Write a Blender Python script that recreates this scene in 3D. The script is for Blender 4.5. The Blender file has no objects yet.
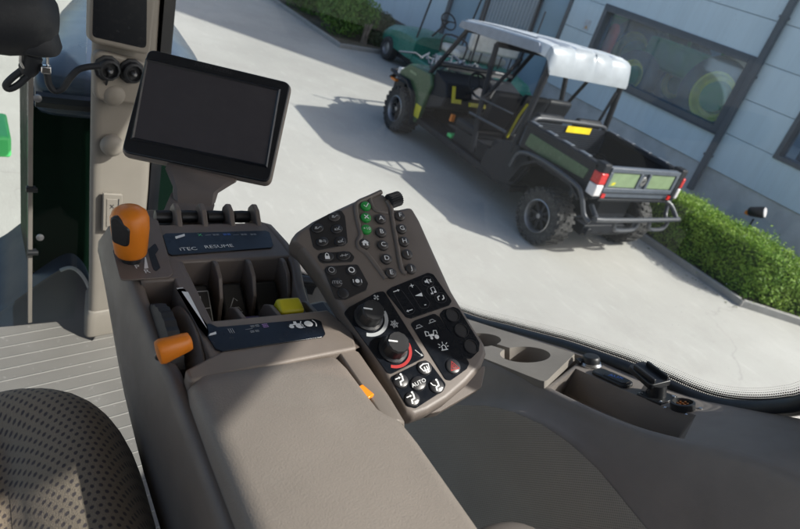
import bpy, bmesh, math, random
from math import sin, cos, tan, pi, radians, atan2, sqrt
from mathutils import Vector, Matrix
V = Vector
random.seed(7)
SC = bpy.context.scene
COL = SC.collection
H = 2.9                      # eye height above the yard
E = H / 2.45                 # yard measured for an eye height of 2.45, scaled to H
CAB = Matrix.Translation((0, 0, H))   # cab parts are measured from the eye
YARD = Matrix.Scale(E, 4)
XF = CAB
# ---------------------------------------------------------------- camera
FPX, PITCH, ROLL, AZ = 624.0, radians(27.8), radians(18.43), radians(40.15)
cF = V((sin(AZ)*cos(PITCH), cos(AZ)*cos(PITCH), -sin(PITCH)))
r0 = V((cos(AZ), -sin(AZ), 0)); u0 = r0.cross(cF)
cR = r0*cos(ROLL)+u0*sin(ROLL); cU = u0*cos(ROLL)-r0*sin(ROLL)
def ray(x, y): return cF + cR*((x-400)/FPX) - cU*((y-264.5)/FPX)
def onX(x, y, X): d = ray(x, y); return d*(X/d.x)
def onY(x, y, Y): d = ray(x, y); return d*(Y/d.y)
def onZ(x, y, Z): d = ray(x, y); return d*(Z/d.z)
EYE = V((0, 0, 2.45))
def gX(x, y, X): return EYE+onX(x, y, X)      # the same for the yard
def gY(x, y, Y): return EYE+onY(x, y, Y)
def gZ(x, y, Z): return EYE+onZ(x, y, Z-2.45)

cam = bpy.data.cameras.new('camera'); co = bpy.data.objects.new('camera', cam); COL.objects.link(co)
co.matrix_world = Matrix(((cR.x, cU.x, -cF.x, 0), (cR.y, cU.y, -cF.y, 0), (cR.z, cU.z, -cF.z, H), (0, 0, 0, 1)))
cam.sensor_width = 36; cam.lens = FPX/800*36; cam.clip_start = .02; cam.clip_end = 400
cam.dof.use_dof = True; cam.dof.focus_distance = .78; cam.dof.aperture_fstop = 10
SC.camera = co

# ---------------------------------------------------------------- materials
def srgb(r, g, b):
    f = lambda c: (c/255/12.92) if c <= 10 else ((c/255+.055)/1.055)**2.4
    return (f(r), f(g), f(b))
def nodes(name):
    m = bpy.data.materials.new(name); m.use_nodes = True
    nt = m.node_tree; nt.nodes.clear()
    out = nt.nodes.new('ShaderNodeOutputMaterial')
    return m, nt, out
def N(nt, typ, **kw):
    n = nt.nodes.new(typ)
    for k, v in kw.items():
        if k in n.inputs.keys() if isinstance(k, str) else False: n.inputs[k].default_value = v
        else: setattr(n, k, v)
    return n
def mixcol(nt, fac, a, b):
    n = nt.nodes.new('ShaderNodeMix'); n.data_type = 'RGBA'
    for s, v in ((0, fac), (6, a), (7, b)):
        if hasattr(v, 'is_output'): nt.links.new(v, n.inputs[s])
        else: n.inputs[s].default_value = v if s == 0 else (*v[:3], 1)
    return n.outputs[2]
def math_(nt, op, a, b=None, c=None):
    n = nt.nodes.new('ShaderNodeMath'); n.operation = op
    for i, v in enumerate((a, b, c)):
        if v is None: continue
        if hasattr(v, 'is_output'): nt.links.new(v, n.inputs[i])
        else: n.inputs[i].default_value = v
    return n.outputs[0]
def noise(nt, vec, scale, detail=3, rough=.55):
    n = nt.nodes.new('ShaderNodeTexNoise'); n.inputs['Scale'].default_value = scale
    n.inputs['Detail'].default_value = detail; n.inputs['Roughness'].default_value = rough
    if vec is not None: nt.links.new(vec, n.inputs['Vector'])
    return n.outputs[0]
def ramp(nt, fac, p0, p1, a=0., b=1.):
    n = nt.nodes.new('ShaderNodeMapRange'); n.inputs[1].default_value = p0; n.inputs[2].default_value = p1
    n.inputs[3].default_value = a; n.inputs[4].default_value = b
    nt.links.new(fac, n.inputs[0]); return n.outputs[0]
def objco(nt): return nt.nodes.new('ShaderNodeTexCoord').outputs['Object']
def bsdf(nt, out, col=None, rough=.5, metal=0, spec=.5, coat=0):
    p = nt.nodes.new('ShaderNodeBsdfPrincipled')
    if col is not None:
        if hasattr(col, 'is_output'): nt.links.new(col, p.inputs['Base Color'])
        else: p.inputs['Base Color'].default_value = (*col[:3], 1)
    if hasattr(rough, 'is_output'): nt.links.new(rough, p.inputs['Roughness'])
    else: p.inputs['Roughness'].default_value = rough
    p.inputs['Metallic'].default_value = metal; p.inputs['Specular IOR Level'].default_value = spec
    p.inputs['Coat Weight'].default_value = coat; p.inputs['Coat Roughness'].default_value = .08
    nt.links.new(p.outputs[0], out.inputs[0]); return p
def bump(nt, p, h, strength, dist=.001):
    b = nt.nodes.new('ShaderNodeBump'); b.inputs['Strength'].default_value = strength; b.inputs['Distance'].default_value = dist
    nt.links.new(h, b.inputs['Height']); nt.links.new(b.outputs[0], p.inputs['Normal'])
def mat(name, col, rough=.5, metal=0, var=.12, vs=9, grain=0, gs=900, spec=.5, coat=0, dust=0):
    m, nt, out = nodes(name); o = objco(nt)
    dk = [c*(1-var) for c in col]; lt = [min(1, c*(1+var)) for c in col]
    f = ramp(nt, noise(nt, o, vs, 4), .3, .7)
    c = mixcol(nt, f, dk, lt)
    if dust:
        d = ramp(nt, noise(nt, o, vs*2.7, 6, .7), .52, .8, 0, dust)
        c = mixcol(nt, d, c, (.42, .40, .36))
    r = ramp(nt, noise(nt, o, vs*3, 3), .3, .7, max(0, rough-.06), min(1, rough+.06))
    p = bsdf(nt, out, c, r, metal, spec, coat)
    if grain: bump(nt, p, noise(nt, o, gs, 2, .6), grain)
    return m
M = {}
M['taupe'] = mat('console_plastic', (.142, .117, .101), .46, grain=.22, gs=1100, dust=.05)
M['taupe_lt'] = mat('console_plastic_light', (.195, .166, .143), .5, grain=.2, gs=1100, dust=.05)
M['pad'] = mat('armrest_vinyl', (.215, .185, .160), .55, grain=.4, gs=620, dust=.10, vs=5, var=.13)
M['keyhouse'] = mat('keypad_plastic', (.155, .132, .115), .45, grain=.15, gs=1200, dust=.04)
M['beige'] = mat('post_beige', (.255, .23, .197), .55, grain=.1, gs=900, var=.06, dust=.04)
M['fender'] = mat('fender_plastic', (.225, .198, .178), .5, grain=.3, gs=900, dust=.05)
M['cupcover'] = mat('cup_cover_plastic', (.225, .203, .178), .55, grain=.25, gs=1000, dust=.08)
M['gloss'] = mat('gloss_black_label', (.006, .008, .012), .22, spec=.28, var=.02, dust=.03, vs=30)
M['black'] = mat('black_plastic', (.013, .014, .016), .4, grain=.1, dust=.05)
M['rubber'] = mat('black_rubber', (.016, .018, .022), .6, grain=.2, gs=500, dust=.08)
M['seal'] = mat('seal_rubber', (.008, .009, .012), .42, dust=.04)
M['key'] = mat('key_grey', (.045, .041, .039), .38, dust=.03)
M['keydark'] = mat('key_dark', (.02, .02, .022), .35, dust=.03)
M['green'] = mat('key_green', (.02, .30, .05), .4, var=.05)
M['orange'] = mat('orange_plastic', (.74, .215, .014), .38, grain=.12, gs=800, dust=.04, var=.05)
M['yellow'] = mat('yellow_plastic', (.55, .50, .02), .42, dust=.04)
M['white'] = mat('marking_white', (.78, .80, .80), .5, var=.02)
M['mgrey'] = mat('marking_grey', (.40, .42, .43), .5, var=.05)
M['mgreen'] = mat('marking_green', (.10, .55, .22), .5, var=.02)
M['mblue'] = mat('marking_blue', (.08, .22, .75), .5, var=.02)
M['mpurple'] = mat('marking_purple', (.45, .28, .60), .5, var=.02)
M['mdark'] = mat('marking_dark', (.032, .032, .036), .5, var=.02)
M['red'] = mat('marking_red', (.40, .012, .012), .45, var=.02)
M['screen'] = mat('screen_matt', (.055, .051, .056), .6, spec=.15, var=.05, dust=.02, vs=25)
M['bezel'] = mat('bezel_black', (.006, .008, .012), .34, var=.05, dust=.02, vs=40)
M['chrome'] = mat('bright_metal', (.62, .62, .62), .25, metal=1)
M['steel'] = mat('dull_steel', (.33, .33, .34), .42, metal=.9)
M['copper'] = mat('copper_pins', (.75, .30, .10), .3, metal=1)
M['headliner'] = mat('headliner', (.28, .26, .235), .9, grain=.2, gs=300)
M['purple'] = mat('purple_plastic', (.05, .02, .075), .4)
M['reflector'] = mat('amber_reflector', (.95, .30, .01), .2, var=.05)
# yard
M['utvblack'] = mat('utv_black', (.011, .013, .018), .5, spec=.22, dust=.02, vs=16)
M['utvtube'] = mat('utv_tube', (.035, .040, .050), .38, dust=.15, vs=16)
M['utvgrey'] = mat('utv_grey', (.065, .08, .105), .45, dust=.15, vs=12)
M['utvgreen'] = mat('utv_green', (.035, .085, .035), .33, dust=.2, vs=10)
M['utvpale'] = mat('utv_pale_green', (.18, .25, .14), .4, dust=.1)
M['roofwhite'] = mat('roof_white', (.54, .575, .61), .38, var=.12, dust=.05, vs=10)
M['roofsilver'] = mat('roof_silver', (.30, .33, .36), .38, var=.12, vs=5, dust=.06)
M['roofgrey'] = mat('roof_grey', (.20, .23, .28), .42, dust=.05, vs=10)
M['tyre'] = mat('tyre_rubber', (.022, .022, .023), .8, dust=.32, vs=14, grain=.3, gs=120)
M['lamp_red'] = mat('lamp_red', (.50, .02, .02), .25, var=.05)
M['lamp_white'] = mat('lamp_white', (.62, .60, .60), .25, var=.05)
M['teal'] = mat('cart_green', (.02, .17, .125), .3, dust=.12, vs=8)
M['cream'] = mat('cart_seat', (.52, .52, .49), .55, dust=.1)
M['yellowpaint'] = mat('yellow_paint', (.88, .66, .02), .4, dust=.06)
M['jdgreen'] = mat('green_paint', (.02, .22, .05), .35, dust=.05)
M['litgreen'] = mat('lit_green_paint', (.09, .62, .18), .45, var=.05)  # green brightened in the colour itself to look sunlit
M['hood'] = mat('hood_dark_green', (.003, .012, .007), .5, var=.1, spec=.06)
M['hoodtop'] = mat('hood_gloss', (.05, .07, .10), .22, var=.1, dust=.12, vs=5)
M['arch'] = mat('arch_plastic', (.020, .031, .050), .35, var=.1, spec=.25, dust=.0, vs=6)
M['wall'] = mat('wall_panel', (.60, .72, .79), .55, var=.04, vs=1.3, dust=.06)
def wallmat():
    m, nt, out = nodes('wall_panel_weathered'); o = objco(nt)
    mp = nt.nodes.new('ShaderNodeMapping'); mp.inputs['Scale'].default_value = (5, 5, .35); nt.links.new(o, mp.inputs[0])
    st = ramp(nt, noise(nt, mp.outputs[0], 1.6, 6, .65), .45, .75, 0, .35)
    big = ramp(nt, noise(nt, o, .7, 4), .3, .7)
    col = mixcol(nt, big, (.57, .69, .76), (.63, .745, .81)); col = mixcol(nt, st, col, (.44, .52, .56))
    sp = ramp(nt, noise(nt, o, 22, 4, .7), .66, .76, 0, .3); col = mixcol(nt, sp, col, (.36, .40, .42))
    bsdf(nt, out, col, .5, 0, .4); return m
M['wall'] = wallmat()
M['corr'] = mat('corrugated_panel', (.33, .38, .42), .5, var=.06, vs=1.5, dust=.06)
M['plinth'] = mat('plinth_concrete', (.50, .515, .52), .85, var=.15, vs=3, grain=.3, gs=60, dust=.15)
M['frame'] = mat('window_frame_grey', (.085, .10, .12), .45, var=.08)
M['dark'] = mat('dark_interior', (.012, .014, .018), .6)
M['bluedoor'] = mat('door_blue_grey', (.27, .40, .49), .5, var=.06, vs=2)
M['roomwall'] = mat('room_wall', (.30, .42, .50), .8, var=.05, vs=2)
M['roomfloor'] = mat('room_floor', (.45, .46, .44), .6, var=.05, vs=2)
M['wood'] = mat('weathered_wood', (.22, .18, .14), .8, var=.25, vs=7, grain=.3, gs=60)
M['bark'] = mat('bark', (.12, .09, .06), .9, var=.3, vs=12, grain=.4, gs=60)
M['kerb'] = mat('kerb_stone', (.30, .29, .27), .85, var=.12, vs=5, grain=.3, gs=50, dust=.15)

def foliage(name, a, b, c):
    m, nt, out = nodes(name)
    geo = nt.nodes.new('ShaderNodeNewGeometry')
    r = geo.outputs['Random Per Island']
    f = ramp(nt, noise(nt, objco(nt), 2.6, 3), .35, .65)
    col = mixcol(nt, r, a, b); col = mixcol(nt, math_(nt, 'MULTIPLY', f, .55), col, c)
    p = bsdf(nt, out, col, .5, 0, .35)
    t = nt.nodes.new('ShaderNodeBsdfTranslucent'); nt.links.new(col, t.inputs[0])
    mx = nt.nodes.new('ShaderNodeMixShader'); mx.inputs[0].default_value = .3
    nt.links.new(p.outputs[0], mx.inputs[1]); nt.links.new(t.outputs[0], mx.inputs[2]); nt.links.new(mx.outputs[0], out.inputs[0])
    return m
M['hedge'] = foliage('hedge_leaves', (.07, .19, .02), (.25, .40, .05), (.31, .42, .07))
M['bush'] = foliage('bush_leaves', (.06, .17, .02), (.18, .34, .05), (.12, .22, .04))
M['herb'] = foliage('ground_plants', (.05, .085, .03), (.10, .13, .05), (.13, .13, .08))

def concrete():
    m, nt, out = nodes('yard_concrete'); o = objco(nt)
    big = ramp(nt, noise(nt, o, .35, 5, .6), .3, .7)
    mid = ramp(nt, noise(nt, o, 2.2, 6, .65), .3, .72)
    col = mixcol(nt, big, (.33, .322, .294), (.45, .441, .406))
    col = mixcol(nt, math_(nt, 'MULTIPLY', mid, .5), col, (.36, .345, .315))
    mp = nt.nodes.new('ShaderNodeMapping'); mp.inputs['Scale'].default_value = (5, 1.2, 1); mp.inputs['Rotation'].default_value = (0, 0, .5)
    nt.links.new(o, mp.inputs[0])
    st = ramp(nt, noise(nt, mp.outputs[0], 2.5, 5, .7), .56, .78, 0, .35)
    col = mixcol(nt, st, col, (.57, .555, .52))
    sp = ramp(nt, noise(nt, o, 9, 5, .75), .56, .72, 0, .4)
    col = mixcol(nt, sp, col, (.33, .32, .30))
    blot = ramp(nt, noise(nt, o, .9, 7, .72), .54, .70, 0, .42)
    col = mixcol(nt, blot, col, (.30, .285, .26))
    gr = ramp(nt, noise(nt, o, 60, 3, .7), .60, .74, 0, .35)
    col = mixcol(nt, gr, col, (.28, .27, .25))
    vo = nt.nodes.new('ShaderNodeTexVoronoi'); vo.feature = 'DISTANCE_TO_EDGE'; vo.inputs['Scale'].default_value = .22
    wob = nt.nodes.new('ShaderNodeVectorMath'); wob.operation = 'ADD'
    nz = nt.nodes.new('ShaderNodeTexNoise'); nz.inputs['Scale'].default_value = 1.3; nz.inputs['Detail'].default_value = 6; nt.links.new(o, nz.inputs['Vector'])
    nt.links.new(o, wob.inputs[0]); nt.links.new(nz.outputs[1], wob.inputs[1]); nt.links.new(wob.outputs[0], vo.inputs['Vector'])
    cr = math_(nt, 'MULTIPLY', ramp(nt, vo.outputs[0], .0035, .001), ramp(nt, noise(nt, o, .5, 3),   .5, .62, 0, .22))
    col = mixcol(nt, cr, col, (.15, .14, .13))
    p = bsdf(nt, out, col, .8, 0, .3)
    bump(nt, p, noise(nt, mp.outputs[0], 14, 6, .7), .35, .01)
    return m
M['concrete'] = concrete()
def soil():
    m, nt, out = nodes('bed_soil'); o = objco(nt)
    f = ramp(nt, noise(nt, o, 6, 7, .7), .3, .7)
    col = mixcol(nt, f, (.06, .05, .035), (.17, .15, .11))
    p = bsdf(nt, out, col, .95, 0, .2); bump(nt, p, noise(nt, o, 18, 6, .7), .8, .03)
    return m
M['soil'] = soil()
def floor_mat():
    m, nt, out = nodes('floor_mat_ribbed'); o = objco(nt)
    s = nt.nodes.new('ShaderNodeSeparateXYZ'); nt.links.new(o, s.inputs[0])
    y = math_(nt, 'MULTIPLY_ADD', s.outputs[0], -.16, s.outputs[1])
    fr = math_(nt, 'FRACT', math_(nt, 'MULTIPLY', y, 1/.0385))
    d = math_(nt, 'ABSOLUTE', math_(nt, 'SUBTRACT', fr, .5))
    line = ramp(nt, d, .055, .02)
    f = ramp(nt, noise(nt, o, 5, 5, .6), .3, .7)
    base = mixcol(nt, f, (.175, .165, .15), (.215, .204, .188))
    spk = ramp(nt, noise(nt, o, 90, 2), .66, .75, 0, .4)
    base = mixcol(nt, spk, base, (.36, .35, .33))
    col = mixcol(nt, line, base, (.36, .345, .315))
    p = bsdf(nt, out, col, .6, 0, .4)
    bump(nt, p, line, .6, .004)
    return m
M['floor'] = floor_mat()
def seat_fabric():
    m, nt, out = nodes('seat_fabric_dotted')
    uv = nt.nodes.new('ShaderNodeTexCoord').outputs['UV']
    s = nt.nodes.new('ShaderNodeSeparateXYZ'); nt.links.new(uv, s.inputs[0])
    P = .0074
    u = math_(nt, 'MULTIPLY', s.outputs[0], 1/P); v = math_(nt, 'MULTIPLY', s.outputs[1], 1/P)
    row = math_(nt, 'MULTIPLY', math_(nt, 'MODULO', math_(nt, 'FLOOR', math_(nt, 'ADD', v, 200)), 2), .5)
    fu = math_(nt, 'SUBTRACT', math_(nt, 'FRACT', math_(nt, 'ADD', math_(nt, 'ADD', u, 200), row)), .5)
    fv = math_(nt, 'SUBTRACT', math_(nt, 'FRACT', math_(nt, 'ADD', v, 200)), .5)
    du = math_(nt, 'MULTIPLY', fu, 1.0); dv = math_(nt, 'MULTIPLY', fv, .85)
    r = math_(nt, 'SQRT', math_(nt, 'ADD', math_(nt, 'MULTIPLY', du, du), math_(nt, 'MULTIPLY', dv, dv)))
    jit = math_(nt, 'MULTIPLY', noise(nt, uv, 330, 2), .16)
    dot = ramp(nt, math_(nt, 'ADD', r, jit), .37, .27)
    f = noise(nt, uv, 700, 2)
    base = mixcol(nt, f, (.20, .16, .115), (.32, .26, .195))
    dk = mixcol(nt, f, (.05, .040, .042), (.09, .074, .076))
    col = mixcol(nt, dot, base, dk)
    p = bsdf(nt, out, col, .95, 0, .15)
    p.inputs['Sheen Weight'].default_value = .25
    bump(nt, p, f, .5, .002)
    return m
M['fabric'] = seat_fabric()
def weave():
    m, nt, out = nodes('textured_panel'); o = objco(nt)
    s = nt.nodes.new('ShaderNodeSeparateXYZ'); nt.links.new(o, s.inputs[0])
    P = .0044
    a = math_(nt, 'SINE', math_(nt, 'MULTIPLY', s.outputs[1], 2*pi/P)); b = math_(nt, 'SINE', math_(nt, 'MULTIPLY', s.outputs[2], 2*pi/P))
    h = ramp(nt, math_(nt, 'MULTIPLY', a, b), -.2, .9)
    f = ramp(nt, noise(nt, o, 8, 4), .3, .7)
    base = mixcol(nt, f, (.36, .342, .31), (.42, .40, .365))
    col = mixcol(nt, h, base, (.26, .248, .228))
    p = bsdf(nt, out, col, .75, 0, .3); bump(nt, p, h, .4, .002)
    return m
M['weave'] = weave()
def glass(name, tint, base=.035, dust=0., rough=0.0, grime=0.):  # dust also carries a bluish haze painted into the pane
    m, nt, out = nodes(name)
    tr = nt.nodes.new('ShaderNodeBsdfTransparent'); tr.inputs[0].default_value = (*tint, 1)
    gl = nt.nodes.new('ShaderNodeBsdfGlossy'); gl.inputs['Roughness'].default_value = rough; gl.inputs[0].default_value = (1, 1, 1, 1)
    lw = nt.nodes.new('ShaderNodeLayerWeight'); lw.inputs[0].default_value = .5
    f = math_(nt, 'MULTIPLY_ADD', math_(nt, 'POWER', lw.outputs['Facing'], 4), .55, base)
    mx = nt.nodes.new('ShaderNodeMixShader'); nt.links.new(f, mx.inputs[0])
    nt.links.new(tr.outputs[0], mx.inputs[1]); nt.links.new(gl.outputs[0], mx.inputs[2])
    last = mx.outputs[0]
    if dust:
        o = objco(nt)
        df = nt.nodes.new('ShaderNodeBsdfDiffuse'); df.inputs[0].default_value = (.60, .75, .95, 1)
        tl = nt.nodes.new('ShaderNodeBsdfTranslucent'); tl.inputs[0].default_value = (.60, .75, .95, 1)
        ad = nt.nodes.new('ShaderNodeMixShader'); ad.inputs[0].default_value = .5
        nt.links.new(df.outputs[0], ad.inputs[1]); nt.links.new(tl.outputs[0], ad.inputs[2])
        haze = ramp(nt, noise(nt, o, 3.5, 5, .6), .3, .75, dust*.5, dust*1.4)
        vo = nt.nodes.new('ShaderNodeTexVoronoi'); vo.inputs['Scale'].default_value = 85; nt.links.new(o, vo.inputs['Vector'])
        spec = ramp(nt, vo.outputs['Distance'], .075, .05, 0, grime)
        pick = ramp(nt, noise(nt, o, 11, 3), .48, .6)
        k = math_(nt, 'ADD', haze, math_(nt, 'MULTIPLY', spec, pick))
        m2 = nt.nodes.new('ShaderNodeMixShader'); nt.links.new(k, m2.inputs[0])
        nt.links.new(last, m2.inputs[1]); nt.links.new(ad.outputs[0], m2.inputs[2]); last = m2.outputs[0]
    nt.links.new(last, out.inputs[0])
    return m
M['sideglass'] = glass('side_window_glass', (.93, .975, .99), .018, dust=.006, grime=.14)
M['windscreen'] = glass('windscreen_glass', (.94, .97, .96), .005)
M['bldglass'] = glass('building_glass', (.84, .95, 1.0), .03, dust=.15, grime=0)
def frit():
    m, nt, out = nodes('frit_dots')
    uv = nt.nodes.new('ShaderNodeTexCoord').outputs['UV']
    s = nt.nodes.new('ShaderNodeSeparateXYZ'); nt.links.new(uv, s.inputs[0])
    P = .0031
    u = math_(nt, 'MULTIPLY', s.outputs[0], 1/P); v = math_(nt, 'MULTIPLY', s.outputs[1], 1/P)
    row = math_(nt, 'MULTIPLY', math_(nt, 'MODULO', math_(nt, 'FLOOR', v), 2), .5)
    fu = math_(nt, 'SUBTRACT', math_(nt, 'FRACT', math_(nt, 'ADD', u, row)), .5)
    fv = math_(nt, 'SUBTRACT', math_(nt, 'FRACT', v), .5)
    r = math_(nt, 'SQRT', math_(nt, 'ADD', math_(nt, 'MULTIPLY', fu, fu), math_(nt, 'MULTIPLY', fv, fv)))
    lim = ramp(nt, s.outputs[1], .002, .013, .58, .14)
    k = math_(nt, 'LESS_THAN', r, lim)
    tr = nt.nodes.new('ShaderNodeBsdfTransparent')
    df = nt.nodes.new('ShaderNodeBsdfDiffuse'); df.inputs[0].default_value = (.01, .011, .013, 1)
    mx = nt.nodes.new('ShaderNodeMixShader'); nt.links.new(k, mx.inputs[0]); nt.links.new(tr.outputs[0], mx.inputs[1]); nt.links.new(df.outputs[0], mx.inputs[2])
    nt.links.new(mx.outputs[0], out.inputs[0]); return m
M['frit'] = frit()

# ---------------------------------------------------------------- mesh helpers
class Fr:                                  # a flat frame: origin, two axes, normal
    def __init__(s, o, ex, ey):
        s.o = V(o); s.ex = V(ex).normalized(); s.n = s.ex.cross(V(ey)).normalized(); s.ey = s.n.cross(s.ex)
    def pt(s, u, v, w=0): return s.o+s.ex*u+s.ey*v+s.n*w
    def uv(s, px, py, w=0, eye=None):
        d = ray(px, py); e = eye or V((0, 0, 0)); q = e+d*(((s.o+s.n*w-e).dot(s.n))/d.dot(s.n))-s.o
        return (q.dot(s.ex), q.dot(s.ey))
    def uvs(s, L, w=0, eye=None): return [s.uv(x, y, w, eye) for x, y in L]
def B(): return bmesh.new()
def area2(p): return sum(p[i-1][0]*p[i][1]-p[i][0]*p[i-1][1] for i in range(len(p)))
def fillet(P, r, seg=4):
    out = []; n = len(P); rs = r if isinstance(r, (list, tuple)) else [r]*n
    for i in range(n):
        a, b, c = V(P[i-1]), V(P[i]), V(P[(i+1) % n])
        d1, d2 = (a-b), (c-b); l1, l2 = d1.length, d2.length
        if l1 < 1e-9 or l2 < 1e-9 or rs[i] <= 0: out.append(tuple(b)); continue
        d1 /= l1; d2 /= l2; cosv = max(-1, min(1, d1.dot(d2))); ang = math.acos(cosv)
        if ang > pi-.06: out.append(tuple(b)); continue
        t = min(rs[i]/tan(ang/2), l1*.48, l2*.48)
        p, q = b+d1*t, b+d2*t
        for k in range(seg+1):
            f = k/seg; out.append(tuple(p*(1-f)**2+b*2*f*(1-f)+q*f*f))
    return out
def prism(bm, P, fr, w0, w1, top_scale=None):
    if area2(P) < 0: P = P[::-1]
    a = [bm.verts.new(fr.pt(u, v, w0)) for u, v in P]
    if top_scale:
        cx = sum(p[0] for p in P)/len(P); cy = sum(p[1] for p in P)/len(P)
        b = [bm.verts.new(fr.pt(cx+(u-cx)*top_scale, cy+(v-cy)*top_scale, w1)) for u, v in P]
    else: b = [bm.verts.new(fr.pt(u, v, w1)) for u, v in P]
    n = len(P)
    bm.faces.new(b); bm.faces.new(a[::-1])
    for i in range(n): bm.faces.new((a[i], a[(i+1) % n], b[(i+1) % n], b[i]))
def ring(bm, pts): return [bm.verts.new(p) for p in pts]
def bridge(bm, a, b, closed=True):
    n = len(a)
    for i in range(n if closed else n-1):
        try: bm.faces.new((a[i], a[(i+1) % n], b[(i+1) % n], b[i]))
        except ValueError: pass
def loft(bm, rings, closed=True, caps=True):
    R = [ring(bm, r) for r in rings]
    for a, b in zip(R, R[1:]): bridge(bm, a, b, closed)
    if caps and closed:
        bm.faces.new(R[0][::-1]); bm.faces.new(R[-1])
    return R
def axes(d):
    d = V(d).normalized(); a = V((0, 0, 1)) if abs(d.z) < .9 else V((1, 0, 0))
    x = d.cross(a).normalized(); return x, d.cross(x).normalized()
def lathe(bm, prof, c, axis, seg=24, caps=True):
    d = V(axis).normalized(); x, y = axes(d); c = V(c)
    rr = [[c+d*z+(x*cos(2*pi*k/seg)+y*sin(2*pi*k/seg))*max(r, 1e-5) for k in range(seg)] for r, z in prof]
    loft(bm, rr, True, caps)
def cyl(bm, a, b, r, r2=None, seg=14):
    a, b = V(a), V(b); d = b-a
    lathe(bm, [(r, 0), (r if r2 is None else r2, d.length)], a, d, seg)
def smoothpath(P, n=6):
    P = [V(p) for p in P]; out = []
    for i in range(len(P)-1):
        p0, p1, p2, p3 = P[max(0, i-1)], P[i], P[i+1], P[min(len(P)-1, i+2)]
        for k in range(n):
            t = k/n
            out.append(.5*((2*p1)+(p2-p0)*t+(2*p0-5*p1+4*p2-p3)*t*t+(3*p1-p0-3*p2+p3)*t**3))
    out.append(P[-1]); return out
def tube(bm, P, r, seg=8, smooth=0, closed=False):
    P = smoothpath(P, smooth) if smooth else [V(p) for p in P]
    n = len(P); rs = r if isinstance(r, (list, tuple)) else None
    ref = None; rr = []
    for i in range(n):
        d = (P[min(n-1, i+1)]-P[max(0, i-1)]).normalized()
        if ref is None: ref, _ = axes(d)
        ref = (ref-d*ref.dot(d))
        if ref.length < 1e-6: ref, _ = axes(d)
        ref.normalize(); y = d.cross(ref)
        q = rs[min(len(rs)-1, int(i*len(rs)/n))] if rs else r
        rr.append([P[i]+(ref*cos(2*pi*k/seg)+y*sin(2*pi*k/seg))*q for k in range(seg)])
    loft(bm, rr)
def box(bm, c, s, R=None):
    c = V(c); ex, ey, ez = R if R else (V((1, 0, 0)), V((0, 1, 0)), V((0, 0, 1)))
    v = {}
    for i in (-1, 1):
        for j in (-1, 1):
            for k in (-1, 1): v[i, j, k] = bm.verts.new(c+V(ex)*(i*s[0]/2)+V(ey)*(j*s[1]/2)+V(ez)*(k*s[2]/2))
    for f in (((-1,-1,-1),(-1,1,-1),(1,1,-1),(1,-1,-1)), ((-1,-1,1),(1,-1,1),(1,1,1),(-1,1,1)), ((-1,-1,-1),(1,-1,-1),(1,-1,1),(-1,-1,1)),
              ((-1,1,-1),(-1,1,1),(1,1,1),(1,1,-1)), ((-1,-1,-1),(-1,-1,1),(-1,1,1),(-1,1,-1)), ((1,-1,-1),(1,1,-1),(1,1,1),(1,-1,1))):
        bm.faces.new([v[x] for x in f])
def bx(bm, x0, x1, y0, y1, z0, z1): box(bm, ((x0+x1)/2, (y0+y1)/2, (z0+z1)/2), (abs(x1-x0), abs(y1-y0), abs(z1-z0)))
def grid(bm, rows, uvs=None):
    R = [ring(bm, r) for r in rows]
    fs = []
    for i in range(len(R)-1):
        for j in range(len(R[0])-1):
            fs.append((bm.faces.new((R[i][j], R[i][j+1], R[i+1][j+1], R[i+1][j])), i, j))
    if uvs:
        lay = bm.loops.layers.uv.verify()
        for f, i, j in fs:
            for lp, (a, b) in zip(f.loops, ((i, j), (i, j+1), (i+1, j+1), (i+1, j))): lp[lay].uv = uvs[a][b]
    return R
def sphere(bm, c, r, sx=1, sy=1, sz=1, seg=16):
    m = Matrix.Translation(c) @ Matrix.Diagonal((r*sx, r*sy, r*sz, 1))
    bmesh.ops.create_uvsphere(bm, u_segments=seg, v_segments=max(6, seg//2), radius=1, matrix=m)
def circ(u, v, r, n=20, ru=None, rot=0):
    ru = ru or r; c, s = cos(rot), sin(rot)
    return [(u+c*ru*cos(2*pi*k/n)-s*r*sin(2*pi*k/n), v+s*ru*cos(2*pi*k/n)+c*r*sin(2*pi*k/n)) for k in range(n)]
def dome(bm, fr, P, w0, w1, w2, k=.82):
    if area2(P) < 0: P = P[::-1]
    cx = sum(p[0] for p in P)/len(P); cy = sum(p[1] for p in P)/len(P)
    sc = lambda f, w: [fr.pt(cx+(u-cx)*f, cy+(v-cy)*f, w) for u, v in P]
    loft(bm, [sc(1, w0), sc(1, w1), sc(.95, w1+(w2-w1)*.6), sc(k, w2)])

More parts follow.
